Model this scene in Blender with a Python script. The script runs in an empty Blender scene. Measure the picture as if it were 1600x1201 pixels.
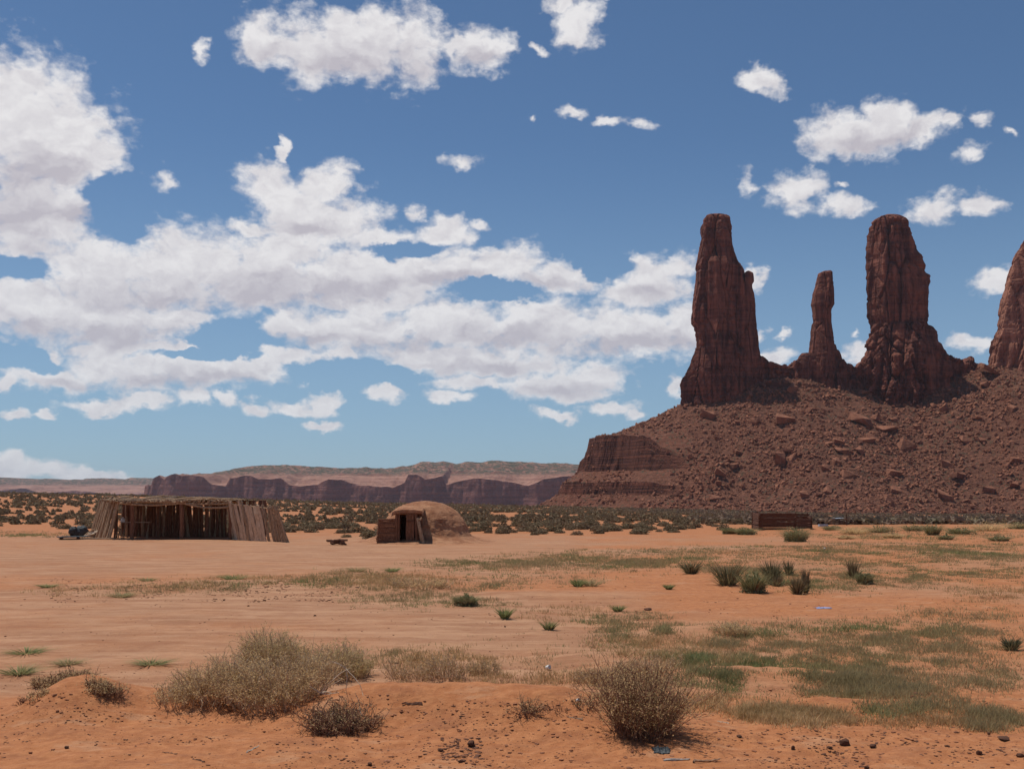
import bpy, math, random
import numpy as np
from math import radians as R
scene = bpy.context.scene
COL = scene.collection
rng = np.random.default_rng(7)
random.seed(7)

# ------------------------------------------------------------ camera
F = 1716.0            # focal length in pixels of the 1600 px wide photograph
HZ = 780.0            # row of the horizon
H = 2.4               # eye height above the flat ground
cam = bpy.data.cameras.new('camera')
cam.sensor_width = 36.0
cam.lens = 36.0 * F / 1600
cam.shift_y = (HZ - 600.5) / 1600
cam.clip_start = 0.1
cam.clip_end = 60000
camo = bpy.data.objects.new('camera', cam)
camo.location = (0, 0, H)
camo.rotation_euler = (R(90), 0, 0)
COL.objects.link(camo)
scene.camera = camo

# ------------------------------------------------------------ sun and exposure
SUN_DIR = np.array([-0.30, 0.20, 0.93]); SUN_DIR /= np.linalg.norm(SUN_DIR)
SUN_EL = math.asin(SUN_DIR[2])
SUN_AZ = math.atan2(SUN_DIR[0], SUN_DIR[1])     # from +Y towards +X
sun = bpy.data.lights.new('sun', 'SUN')
sun.energy = 3.9
sun.angle = R(0.53)
sun.color = (1.0, 0.935, 0.84)
suno = bpy.data.objects.new('sun', sun)
suno.rotation_euler = (math.pi / 2 - SUN_EL, 0, math.pi - SUN_AZ)
COL.objects.link(suno)
scene.view_settings.view_transform = 'Standard'
scene.view_settings.look = 'None'
scene.view_settings.gamma = 1.0
scene.view_settings.exposure = -0.08

# ------------------------------------------------------------ node helper
class NT:
    def __init__(s, tree):
        s.t = tree; s.n = tree.nodes; s.l = tree.links
    def put(s, sock, v):
        if v is None: return
        if isinstance(v, bpy.types.NodeSocket): s.l.new(v, sock)
        else: sock.default_value = v
    def math(s, op, a, b=None, c=None, clamp=False):
        n = s.n.new('ShaderNodeMath'); n.operation = op; n.use_clamp = clamp
        for i, v in enumerate((a, b, c)): s.put(n.inputs[i], v)
        return n.outputs[0]
    def vmath(s, op, a, b=None, c=None):
        n = s.n.new('ShaderNodeVectorMath'); n.operation = op
        for i, v in enumerate((a, b, c)): s.put(n.inputs[i], v)
        return n.outputs[1] if op in ('LENGTH', 'DOT_PRODUCT', 'DISTANCE') else n.outputs[0]
    def noise(s, vec, scale, detail=4, rough=0.55, dist=0.0, out=0, lac=2.0):
        n = s.n.new('ShaderNodeTexNoise')
        s.put(n.inputs['Vector'], vec)
        n.inputs['Scale'].default_value = scale
        n.inputs['Detail'].default_value = detail
        n.inputs['Roughness'].default_value = rough
        n.inputs['Lacunarity'].default_value = lac
        n.inputs['Distortion'].default_value = dist
        return n.outputs[out]
    def voronoi(s, vec, scale, feature='F1', rand=1.0, out='Distance'):
        n = s.n.new('ShaderNodeTexVoronoi'); n.feature = feature
        s.put(n.inputs['Vector'], vec)
        n.inputs['Scale'].default_value = scale
        n.inputs['Randomness'].default_value = rand
        return n.outputs[out]
    def sep(s, v):
        n = s.n.new('ShaderNodeSeparateXYZ'); s.put(n.inputs[0], v); return n.outputs
    def comb(s, x, y, z):
        n = s.n.new('ShaderNodeCombineXYZ')
        for i, v in enumerate((x, y, z)): s.put(n.inputs[i], v)
        return n.outputs[0]
    def maprange(s, v, a, b, c=0.0, d=1.0, kind='SMOOTHSTEP'):
        n = s.n.new('ShaderNodeMapRange'); n.interpolation_type = kind
        for i, x in enumerate((v, a, b, c, d)): s.put(n.inputs[i], x)
        return n.outputs[0]
    def mix(s, f, a, b, blend='MIX'):
        n = s.n.new('ShaderNodeMix'); n.data_type = 'RGBA'; n.blend_type = blend
        s.put(n.inputs[0], f)
        for i, v in ((6, a), (7, b)):
            if isinstance(v, (tuple, list)) and len(v) == 3: v = (*v, 1)
            s.put(n.inputs[i], v)
        return n.outputs[2]
    def mapping(s, vec, scale=(1, 1, 1), rot=(0, 0, 0), loc=(0, 0, 0)):
        n = s.n.new('ShaderNodeMapping'); s.put(n.inputs[0], vec)
        n.inputs['Location'].default_value = loc
        n.inputs['Rotation'].default_value = rot
        n.inputs['Scale'].default_value = scale
        return n.outputs[0]
    def bump(s, h, strength=0.5, dist=0.1, normal=None):
        n = s.n.new('ShaderNodeBump')
        n.inputs['Strength'].default_value = strength
        n.inputs['Distance'].default_value = dist
        s.put(n.inputs['Height'], h)
        if normal is not None: s.put(n.inputs['Normal'], normal)
        return n.outputs[0]

# ------------------------------------------------------------ sky with clouds, laid out by direction (azimuth, elevation)
# every cloud puff: column, row, half width, half height in the photograph, turned into sky angles below
CLOUDS = [
 (412,62,44,34),(470,66,66,50),(545,66,80,52),(640,72,48,54),(600,60,70,48),(755,82,52,31),(716,76,16,11),
 (902,30,40,34),(880,6,34,16),(845,76,18,10,.42),(314,80,17,16,.42),(945,6,27,12,.42),
 (1195,126,40,19),(1290,198,50,30),(1340,200,50,22),(1385,190,52,34),(1440,202,56,22),(1496,198,20,14),
 (893,176,35,14,.42),(950,187,45,12,.42),(1000,189,43,13,.42),(728,258,45,17,.42),(252,280,29,22,.42),(832,195,13,8,.42),
 (1228,296,38,30),(1165,292,22,27,.42),(1312,318,42,18),(1525,250,35,20,.42),(1545,190,20,14,.42),(1577,213,14,13,.42),
 (1465,322,40,19),(1538,321,30,16),(1298,286,21,9,.42),
 (1172,430,16,15),(1555,440,30,18),(1518,543,34,14),(1190,516,21,14,.42),(1235,517,20,12,.42),(1215,560,42,16),(1338,555,28,18),
 (1322,525,17,9,.42),(1048,613,18,18),
 (30,180,75,84),(90,240,88,105),(150,248,42,48),(50,330,105,75),(10,140,34,45),(20,400,90,34),
 (445,230,12,18),(430,285,55,30),(520,285,55,34),(470,330,80,54),(540,345,72,40),(392,345,46,15),(450,385,110,40),
 (690,352,52,24),(740,338,35,16,.42),(640,325,21,18,.42),(600,370,70,24),
 (150,425,130,62),(270,420,130,66),(400,425,140,70),(560,430,150,56),(700,420,110,42),(790,415,80,34),(880,430,66,28),
 (1035,430,66,38),(990,455,60,20),
 (50,480,140,56),(200,500,150,44),(310,498,50,28),(445,508,60,30),(560,512,130,42),(700,512,140,46),(840,510,130,52),
 (980,512,120,44),(1070,505,50,44),(700,560,170,30),(820,570,80,22),(580,470,140,16),
 (95,582,80,22),(170,566,80,28),(240,575,90,36),(320,582,100,32),(400,578,60,26),(455,560,60,15),(528,560,42,15),(250,545,200,10),
 (740,600,76,12),(860,602,90,28),(930,592,52,34),(82,549,20,11),
 (35,642,26,8),(85,643,17,9),(170,629,60,10),(225,626,40,11),(290,624,30,14),(345,628,26,11),(400,638,30,10),(462,637,50,12),(510,632,22,16),
 (512,662,30,6),(592,619,40,13),(488,603,21,9,.42),(700,624,38,12),(900,620,60,12),(958,641,44,12),(870,652,38,9),(995,652,20,8),
 (2,595,14,11),(10,724,24,14),(20,738,90,14),(140,742,80,10),(215,745,30,8),(0,560,20,8),
]
world = bpy.data.worlds.new('World')
scene.world = world
world.use_nodes = True
w = NT(world.node_tree)
w.n.clear()
# grey undersides of the thick clouds
GREY = [(545,92,110,18),(640,105,40,16),(755,95,30,10),(60,270,60,30),(20,330,60,40),(110,340,40,16),(1340,212,70,10),(1400,208,50,10),
 (260,460,130,18),(420,455,120,26),(560,450,100,16),(700,440,60,12),(60,515,110,18),(190,522,110,16),(480,530,60,10),
 (620,540,120,14),(800,530,120,16),(950,535,110,14),(1060,530,50,12),(880,612,70,10),(760,572,90,10),(130,595,60,8),(250,598,100,12),(350,596,60,10),
 (480,350,50,12),(860,440,50,8),(1030,450,40,10)]
HOLES = [(375,528,38,26),(10,414,42,15),(765,461,50,10),(935,412,26,12),(560,590,60,14),(330,560,60,6),(20,556,60,10),(190,330,40,30),(640,385,34,10)]
SK = 1.4
def build_sky():
    sky = w.n.new('ShaderNodeTexSky')
    sky.sky_type = 'NISHITA'; sky.sun_disc = False
    sky.sun_elevation = SUN_EL; sky.sun_rotation = SUN_AZ
    sky.altitude = 2500; sky.air_density = 1.0; sky.dust_density = 0.1; sky.ozone_density = 1.5
    tc = w.n.new('ShaderNodeTexCoord')
    d = w.sep(tc.outputs['Generated'])
    az = w.math('ARCTAN2', d[0], d[1])
    hyp = w.math('SQRT', w.math('ADD', w.math('MULTIPLY', d[0], d[0]), w.math('MULTIPLY', d[1], d[1])))
    el = w.math('ARCTAN2', d[2], hyp)
    hz = w.maprange(el, 0.33, 0.0)
    skc = w.mix(w.math('MULTIPLY', hz, 0.55), w.mix(1.0, sky.outputs[0], (0.80, 0.97, 1.06), 'MULTIPLY'), (3.5, 5.15, 6.7))
    def bgn(col):
        bg = w.n.new('ShaderNodeBackground'); bg.inputs['Strength'].default_value = 0.085
        w.put(bg.inputs['Color'], col); return bg.outputs[0]
    P0 = w.comb(az, w.math('MULTIPLY', el, SK), 0.0)
    def angles(u, v):
        a = math.atan((u - 800) / F); return a, math.atan((HZ - v) / F * math.cos(a)) * SK
    def chain(Pw, blobs):
        acc = None
        for (u, v, ru, rv, *faint) in blobs:
            a, e = angles(u, v)
            sx = F / (ru * 1.04); sy = F / (rv * 1.08 * SK)
            ln = w.vmath('LENGTH', w.vmath('MULTIPLY_ADD', Pw, (sx, sy, 0), (-a * sx, -e * sy, 0)))
            if faint: ln = w.math('ADD', ln, faint[0])
            acc = ln if acc is None else w.math('SMOOTH_MIN', acc, ln, 0.2)
        return w.math('SUBTRACT', 1.0, acc)
    wn = w.noise(P0, 9.0, 2, 0.5, out=1)
    Pw = w.vmath('MULTIPLY_ADD', w.vmath('SUBTRACT', wn, (0.5, 0.5, 0.5)), (0.05, 0.05, 0.0), P0)
    wn2 = w.noise(P0, 46.0, 3, 0.6, out=1)
    Pw = w.vmath('MULTIPLY_ADD', w.vmath('SUBTRACT', wn2, (0.5, 0.5, 0.5)), (0.028, 0.028, 0.0), Pw)
    base = chain(Pw, CLOUDS)
    g = w.maprange(w.noise(P0, 2.6, 2, 0.5), 0.52, 0.72, -1.4, 0.9, 'LINEAR')
    gm = w.math('MAXIMUM', w.maprange(w.math('ABSOLUTE', az), 0.46, 0.60, -3.0, 0.0), w.maprange(el, 0.45, 0.6, -3.0, 0.0))
    base = w.math('MAXIMUM', base, w.math('ADD', g, gm))
    def puff(p, sc):
        n = w.n.new('ShaderNodeTexVoronoi'); n.voronoi_dimensions = '2D'; n.feature = 'F1'; n.normalize = True
        w.put(n.inputs['Vector'], p); n.inputs['Scale'].default_value = sc; n.inputs['Detail'].default_value = 2.5; n.inputs['Roughness'].default_value = 0.55
        n.inputs['Lacunarity'].default_value = 2.3
        return w.math('SUBTRACT', 0.72, n.outputs['Distance'])
    n1 = w.noise(P0, 24.0, 3, 0.55)
    n2 = w.noise(P0, 85.0, 5, 0.6)
    pf = puff(Pw, 30.0)
    f = w.math('MULTIPLY_ADD', w.math('SUBTRACT', n1, 0.5), 1.2, base)
    f = w.math('MULTIPLY_ADD', w.math('SUBTRACT', n2, 0.5), 0.75, f)
    f = w.math('MULTIPLY_ADD', w.math('SUBTRACT', pf, 0.42), 0.9, f)
    Pu = w.vmath('ADD', Pw, (-0.004, 0.012, 0))
    nA = w.noise(Pw, 34.0, 5, 0.55); nB = w.noise(Pu, 34.0, 5, 0.55)
    hole = w.maprange(w.math('MULTIPLY_ADD', w.math('SUBTRACT', n1, 0.5), 2.6, chain(Pw, HOLES)), -0.9, 1.0)
    f = w.math('MULTIPLY_ADD', hole, -1.9, f)
    alpha = w.maprange(f, -0.18, 0.50)
    grey = w.maprange(w.math('MULTIPLY_ADD', w.math('SUBTRACT', n1, 0.5), 0.8, chain(Pw, GREY)), -0.8, 1.0)
    lum = w.math('MULTIPLY_ADD', w.math('SUBTRACT', pf, puff(w.vmath('ADD', Pw, (-0.003, 0.008, 0)), 30.0)), 0.75, w.math('MULTIPLY', w.math('SUBTRACT', nA, nB), 0.9))
    lum = w.math('MULTIPLY_ADD', grey, -0.62, lum)
    lum = w.math('MULTIPLY_ADD', w.maprange(f, 0.0, 1.1), -0.10, lum)
    lum = w.math('MULTIPLY_ADD', w.math('SUBTRACT', n2, 0.5), 0.35, lum)
    lum = w.maprange(lum, -0.70, 0.10, 0.0, 1.0, 'LINEAR')
    ccol = w.mix(lum, (6.5, 6.15, 6.75), (10.2, 10.0, 10.1))
    low = w.maprange(el, 0.0, 0.30, 0.86, 0.98)
    alpha = w.math('MULTIPLY', w.math('MULTIPLY', alpha, low), w.maprange(el, -0.01, 0.006))
    out = w.n.new('ShaderNodeOutputWorld')
    w.l.new(bgn(w.mix(alpha, skc, ccol)), out.inputs['Surface'])
build_sky()
world.cycles.sampling_method = 'NONE'

# ------------------------------------------------------------ object helpers
def tag(o, label=None, cat=None, group=None, kind=None):
    if label: o['label'] = label
    if cat: o['category'] = cat
    if group: o['group'] = group
    if kind: o['kind'] = kind
    return o
def empty(name, loc=(0, 0, 0), rz=0.0):
    o = bpy.data.objects.new(name, None); COL.objects.link(o)
    o.location = loc; o.rotation_euler = (0, 0, rz); o.empty_display_size = 0.2
    return o
class MB:
    """collects vertices and faces (numpy), builds ONE mesh object"""
    def __init__(s): s.v = []; s.f = {3: [], 4: []}; s.n = 0
    def add(s, v, f):
        v = np.asarray(v, float).reshape(-1, 3); f = np.asarray(f, int)
        s.v.append(v); s.f[f.shape[1]].append(f + s.n); s.n += len(v)
    def poly(s, v, faces):
        for k in (3, 4):
            g = [q for q in faces if len(q) == k]
            if g: s.f[k].append(np.array(g, int) + s.n)
        s.v.append(np.asarray(v, float)); s.n += len(v)
    def build(s, name, mat, parent=None, smooth=False, attr=None):
        v = np.concatenate(s.v)
        f3 = np.concatenate(s.f[3]) if s.f[3] else np.zeros((0, 3), int)
        f4 = np.concatenate(s.f[4]) if s.f[4] else np.zeros((0, 4), int)
        me = bpy.data.meshes.new(name)
        me.vertices.add(len(v)); me.vertices.foreach_set('co', v.astype(np.float32).ravel())
        nl = f3.size + f4.size
        me.loops.add(nl); me.loops.foreach_set('vertex_index', np.concatenate([f3.ravel(), f4.ravel()]).astype(np.int32))
        st = np.concatenate([np.arange(len(f3)) * 3, f3.size + np.arange(len(f4)) * 4]).astype(np.int32)
        me.polygons.add(len(st)); me.polygons.foreach_set('loop_start', st)
        me.polygons.foreach_set('use_smooth', np.full(len(st), smooth))
        me.update(calc_edges=True); me.validate()
        if attr is not None:
            for k, a in attr.items():
                at = me.attributes.new(k, 'FLOAT', 'POINT'); at.data.foreach_set('value', np.asarray(a, np.float32))
        me.materials.append(mat)
        o = bpy.data.objects.new(name, me); COL.objects.link(o)
        if parent is not None: o.parent = parent
        return o
def copy_tree(o, parent=None):
    c = o.copy(); COL.objects.link(c); c.parent = parent
    for ch in [q for q in o.children]: copy_tree(ch, c)
    return c

# ------------------------------------------------------------ numeric noise
def _hash(ix, iy, iz, seed):
    h = (ix.astype(np.int64) * 374761393 + iy.astype(np.int64) * 668265263 + iz.astype(np.int64) * 2147483647 + seed * 974634777) & 0xffffffff
    h = ((h ^ (h >> 13)) * 1274126177) & 0xffffffff
    h = ((h ^ (h >> 16)) * 2246822519) & 0xffffffff
    return ((h ^ (h >> 15)) & 0xffffff) / float(0xffffff)
def vnoise(x, y, z=0.0, seed=0):
    x, y, z = np.broadcast_arrays(np.asarray(x, float), np.asarray(y, float), np.asarray(z, float))
    ix, iy, iz = np.floor(x), np.floor(y), np.floor(z)
    fx, fy, fz = x - ix, y - iy, z - iz
    ux, uy, uz = [t * t * t * (t * (t * 6 - 15) + 10) for t in (fx, fy, fz)]
    r = 0
    for a in (0, 1):
        for b in (0, 1):
            for c in (0, 1):
                r = r + _hash(ix + a, iy + b, iz + c, seed) * (ux if a else 1 - ux) * (uy if b else 1 - uy) * (uz if c else 1 - uz)
    return r * 2 - 1
def fbm(x, y, z=0.0, o=4, seed=0, g=0.5, lac=2.03):
    r = 0; a = 1.0; s = 0; k = 1.0
    for i in range(o):
        r = r + a * vnoise(np.asarray(x) * k, np.asarray(y) * k, np.asarray(z) * k, seed + i * 17); s += a; a *= g; k *= lac
    return r / s
def ridged(x, y, z=0.0, o=4, seed=0):
    r = 0; a = 1.0; s = 0; k = 1.0
    for i in range(o):
        r = r + a * (1 - 2 * np.abs(vnoise(np.asarray(x) * k, np.asarray(y) * k, np.asarray(z) * k, seed + i * 13))); s += a; a *= .5; k *= 2.1
    return r / s
def sst(a, b, x):
    t = np.clip((np.asarray(x, float) - a) / (b - a), 0, 1); return t * t * (3 - 2 * t)
def worley(x, y, z, seed=0):
    ix, iy, iz = np.floor(x), np.floor(y), np.floor(z)
    d1 = np.full(x.shape, 9.0); d2 = np.full(x.shape, 9.0); cid = np.zeros(x.shape)
    for a in (-1, 0, 1):
        for b in (-1, 0, 1):
            for c in (-1, 0, 1):
                jx, jy, jz = ix + a, iy + b, iz + c
                px = jx + _hash(jx, jy, jz, seed); py = jy + _hash(jx, jy, jz, seed + 1); pz = jz + _hash(jx, jy, jz, seed + 2)
                d = np.sqrt((x - px) ** 2 + (y - py) ** 2 + (z - pz) ** 2)
                near = d < d1
                d2 = np.where(near, d1, np.minimum(d2, d)); cid = np.where(near, _hash(jx, jy, jz, seed + 5), cid); d1 = np.where(near, d, d1)
    return d1, d2, cid

# ------------------------------------------------------------ materials
def new_mat(name, rough=0.9):
    m = bpy.data.materials.new(name); m.use_nodes = True
    nt = NT(m.node_tree); b = nt.n['Principled BSDF']
    b.inputs['Roughness'].default_value = rough
    b.inputs['Specular IOR Level'].default_value = 0.25
    return m, nt, b
def m_rock(name, dark, light, strata=0.6, streak=0.3, scale=1.0, bump=1.0, scrub=None, cliff_shade=None):
    m, nt, b = new_mat(name, 0.95)
    g = nt.n.new('ShaderNodeNewGeometry'); P = g.outputs['Position']
    z = nt.sep(P)[2]
    warp = nt.noise(P, 0.03 * scale, 3)
    zz = nt.math('MULTIPLY_ADD', warp, 6.0 / scale, z)
    band = nt.noise(nt.comb(0.0, 0.0, zz), 0.35 * scale, 5, 0.7)
    band2 = nt.noise(nt.mapping(P, (0.02 * scale, 0.02 * scale, 0.9 * scale)), 1.0, 4, 0.6)
    vert = nt.noise(nt.mapping(P, (0.35 * scale, 0.35 * scale, 0.025 * scale)), 1.0, 5, 0.6)
    blot = nt.noise(P, 0.12 * scale, 6, 0.65)
    f = nt.math('MULTIPLY_ADD', nt.math('SUBTRACT', band, 0.5), strata * 1.6, nt.math('SUBTRACT', blot, 0.0))
    f = nt.math('MULTIPLY_ADD', nt.math('SUBTRACT', band2, 0.5), strata, f)
    f = nt.math('MULTIPLY_ADD', nt.math('SUBTRACT', vert, 0.5), streak * 2.0, f)
    c = nt.mix(nt.maprange(f, 0.15, 0.85), dark, light)
    if cliff_shade:    # shade of the sheer cliffs painted into the colour, by face normal
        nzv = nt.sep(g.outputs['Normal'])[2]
        c = nt.mix(nt.maprange(nzv, 0.62, 0.40), c, nt.mix(nt.maprange(f, 0.2, 0.8), cliff_shade[0], cliff_shade[1]))
    if scrub:      # low grey-green scrub growing on the flat tops
        nz = nt.sep(g.outputs['Normal'])[2]
        sc = nt.noise(P, scrub[1], 4, 0.7)
        k = nt.math('MULTIPLY', nt.maprange(sc, scrub[2], scrub[2] + 0.05), nt.math('MULTIPLY', nt.maprange(nz, 0.75, 0.95), nt.maprange(z, scrub[3], scrub[3] + 14)))
        c = nt.mix(k, c, scrub[0])
    nt.put(b.inputs['Base Color'], c)
    h = nt.math('MULTIPLY_ADD', nt.noise(P, 0.6 * scale, 8, 0.7), 1.0, nt.math('MULTIPLY', band2, 0.9))
    h = nt.math('MULTIPLY_ADD', vert, 0.8, h)
    nt.put(b.inputs['Normal'], nt.bump(h, 0.9 * bump, 1.6 / scale))
    return m
def m_plain(name, c1, c2, scale=20.0, rough=0.85, bump=0.3, bdist=0.01, stretch=(1, 1, 1), coord='Object'):
    m, nt, b = new_mat(name, rough)
    if coord == 'Object':
        tc = nt.n.new('ShaderNodeTexCoord'); P = tc.outputs['Object']
    else:
        P = nt.n.new('ShaderNodeNewGeometry').outputs['Position']
    P2 = nt.mapping(P, stretch)
    n = nt.noise(P2, scale, 5, 0.65)
    nt.put(b.inputs['Base Color'], nt.mix(nt.maprange(n, 0.32, 0.68), c1, c2))
    nt.put(b.inputs['Normal'], nt.bump(n, bump, bdist))
    return m
def m_leaf(name, c1, c2, c3=None, scale=40.0, trans=0.25):
    m, nt, b = new_mat(name, 0.8)
    tc = nt.n.new('ShaderNodeTexCoord'); P = tc.outputs['Object']
    oi = nt.n.new('ShaderNodeObjectInfo').outputs['Random']
    n = nt.noise(P, scale, 2, 0.7); n2 = nt.noise(P, scale * 0.08, 3)
    c = nt.mix(nt.maprange(n, 0.35, 0.65), c1, c2)
    if c3: c = nt.mix(nt.maprange(nt.math('MULTIPLY_ADD', oi, 0.25, n2), 0.48, 0.75), c, c3)
    nt.put(b.inputs['Base Color'], c)
    t = nt.n.new('ShaderNodeBsdfTranslucent'); nt.put(t.inputs[0], c)
    mx = nt.n.new('ShaderNodeMixShader'); mx.inputs[0].default_value = trans
    nt.l.new(b.outputs[0], mx.inputs[1]); nt.l.new(t.outputs[0], mx.inputs[2])
    nt.l.new(mx.outputs[0], nt.n['Material Output'].inputs[0])
    return m
M = {}
M['spire'] = m_rock('spire_rock', (0.075, 0.024, 0.018), (0.265, 0.095, 0.058), 0.5, 0.75, 1.0, 0.6)
M['spire_lit'] = m_rock('lit_spire_rock', (0.17, 0.064, 0.042), (0.42, 0.185, 0.115), 0.4, 0.6, 1.0, 0.5)  # lighter copy of the spire rock: partial sunlight put into the colour
M['boulder'] = m_rock('boulder_rock', (0.15, 0.058, 0.034), (0.36, 0.155, 0.090), 0.3, 0.3, 2.0, 0.6)
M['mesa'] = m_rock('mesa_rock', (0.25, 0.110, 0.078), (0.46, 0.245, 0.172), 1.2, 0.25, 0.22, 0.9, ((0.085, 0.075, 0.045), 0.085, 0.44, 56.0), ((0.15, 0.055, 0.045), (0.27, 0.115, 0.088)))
M['wood_grey'] = m_plain('weathered_wood', (0.20, 0.12, 0.072), (0.52, 0.36, 0.23), 5.0, 0.9, 0.7, 0.02, (6, 6, 0.8))
M['wood_pale'] = m_plain('pale_slab_wood', (0.33, 0.225, 0.15), (0.72, 0.54, 0.38), 5.0, 0.9, 0.7, 0.02, (5, 5, 1.0))
M['wood_red'] = m_plain('red_brown_wood', (0.13, 0.055, 0.03), (0.27, 0.13, 0.075), 5.0, 0.9, 0.7, 0.02, (5, 5, 1.0))
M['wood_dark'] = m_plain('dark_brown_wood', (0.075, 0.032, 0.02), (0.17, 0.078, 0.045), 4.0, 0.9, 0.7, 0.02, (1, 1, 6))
M['bark'] = m_plain('dry_twig', (0.36, 0.24, 0.15), (0.62, 0.46, 0.30), 30.0, 0.9, 0.2)
M['bark_dark'] = m_plain('dark_twig', (0.13, 0.065, 0.04), (0.34, 0.19, 0.115), 30.0, 0.9, 0.2)
M['bark_pale'] = m_plain('bleached_twig', (0.42, 0.33, 0.24), (0.62, 0.52, 0.40), 30.0, 0.9, 0.2)
M['leaf_tan'] = m_leaf('tan_shrub_leaf', (0.42, 0.26, 0.12), (0.80, 0.60, 0.34), (0.62, 0.45, 0.23), 60, 0.5)
M['leaf_olive'] = m_leaf('olive_shrub_leaf', (0.34, 0.24, 0.105), (0.72, 0.55, 0.28), (0.54, 0.42, 0.21), 60, 0.5)
M['leaf_sage'] = m_leaf('sagebrush_leaf', (0.14, 0.105, 0.060), (0.28, 0.215, 0.125), (0.22, 0.150, 0.090), 6)
M['leaf_green'] = m_leaf('green_shrub_leaf', (0.16, 0.155, 0.070), (0.33, 0.31, 0.15), (0.30, 0.25, 0.13), 14)
M['leaf_dkgreen'] = m_leaf('dark_stalk', (0.09, 0.082, 0.042), (0.21, 0.19, 0.10), (0.24, 0.165, 0.09), 14)
M['grass'] = m_leaf('green_grass', (0.15, 0.175, 0.062), (0.30, 0.33, 0.14), (0.38, 0.29, 0.15), 3, 0.4)
M['grass_dry'] = m_leaf('dry_grass', (0.38, 0.25, 0.11), (0.66, 0.47, 0.25), (0.46, 0.29, 0.14), 8, 0.4)
M['clod'] = m_plain('dark_clod', (0.09, 0.042, 0.026), (0.21, 0.095, 0.055), 25.0, 0.95, 0.8, 0.02)
M['earth_clod'] = m_plain('earth_clod', (0.20, 0.08, 0.042), (0.34, 0.15, 0.082), 25.0, 0.95, 0.8, 0.02)

# ------------------------------------------------------------ the lie of the land
DUNES = [  # x, y, radius x, radius y, height
 (-4.95, 12.55, 0.62, 0.75, 0.36), (-1.5, 12.2, 0.95, 0.62, 0.30), (-0.1, 12.1, 1.0, 0.66, 0.29), (0.8, 11.9, 0.8, 0.7, 0.18), (-3.3, 12.9, 1.3, 0.6, 0.16),
 (2.2, 11.2, 2.0, 0.55, 0.10), (4.2, 12.6, 1.6, 0.5, 0.10), (3.1, 14.6, 1.3, 0.6, 0.14), (5.4, 14.0, 1.2, 0.9, 0.10), (3.4, 19.6, 1.1, 0.8, 0.16),
 (1.5, 16.5, 1.4, 0.6, 0.10), (-9.0, 30.0, 3.0, 1.4, 0.18), (-3.5, 30.5, 3.5, 1.6, 0.16), (-6.5, 33.0, 3.5, 1.3, 0.12), (0.5, 27.0, 2.0, 1.2, 0.12),
 (9.0, 34.0, 4.0, 2.0, 0.15), (-2.0, 10.6, 1.5, 0.5, 0.05), (5.5, 10.6, 1.3, 0.4, 0.05)]
def gh(x, y):
    x = np.asarray(x, float); y = np.asarray(y, float)
    s = np.clip(x / np.maximum(y, 40), -0.6, 0.33)
    r = sst(66, 420, y)
    z = r * (-0.9 - 12.3 * s)
    z = z - sst(430, 1500, y) * 14.0
    far = np.exp(-(np.maximum(y, 0) / 900) ** 2)
    z = z + 0.9 * far * sst(75, 180, y) * fbm(x / 45, y / 60, 0, 3, 5)
    near = 1 - sst(45, 140, np.hypot(x, y))
    for (dx, dy, rx, ry, h) in DUNES:
        z = z + h * np.exp(-(((x - dx) / rx) ** 2 + ((y - dy) / ry) ** 2))
    z = z + near * 0.05 * fbm(x / 2.3, y / 2.3, 0, 3, 11)
    rough = sst(-3.0, 1.0, x - 0.02 * y) * sst(20, 14, y) + sst(0, 6, x) * sst(60, 30, y) * 0.6 + sst(14, 11.5, y)
    z = z + np.clip(rough, 0, 1) * near * 0.05 * fbm(x / 0.6, y / 0.6, 0, 4, 12, 0.6)
    z = z + near * 0.016 * fbm(x / 0.17, y / 0.17, 0, 3, 14)
    return z
def px(u, v, z=None):
    """point of the ground seen at a photograph pixel"""
    y = H * F / (v - HZ)
    for _ in range(12):
        zz = float(gh((u - 800) / F * y, y)) if z is None else z
        y = 0.5 * y + 0.5 * (H - zz) * F / (v - HZ)
    x = (u - 800) / F * y
    return x, y, (float(gh(x, y)) if z is None else z)
def at(u, v, Y):
    return np.array([(u - 800) / F * Y, Y, H - (v - HZ) / F * Y])

# ---- ground sheet
def graded(a, b, fine, n0, grow):
    """coordinates: fine steps between a and b, growing outwards to +-9000"""
    c = list(np.arange(a, b, fine)); st = fine; hi = [c[-1]]
    while hi[-1] < 8500: st = min(st * grow, 450); hi.append(hi[-1] + st)
    st = fine; lo = [c[0]]
    while lo[-1] > -8500: st = min(st * grow, 450); lo.append(lo[-1] - st)
    return np.array(lo[:0:-1] + c + hi[1:])
xs = graded(-6.5, 6.5, 0.045, 0, 1.035); ys = graded(8.5, 16.0, 0.045, 0, 1.028)
def grid_faces(nx, ny):
    i = np.arange(nx * ny).reshape(ny, nx)
    return np.stack([i[:-1, :-1].ravel(), i[:-1, 1:].ravel(), i[1:, 1:].ravel(), i[1:, :-1].ravel()], 1)
X, Y = np.meshgrid(xs, ys)
Z = gh(X, Y)
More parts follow.
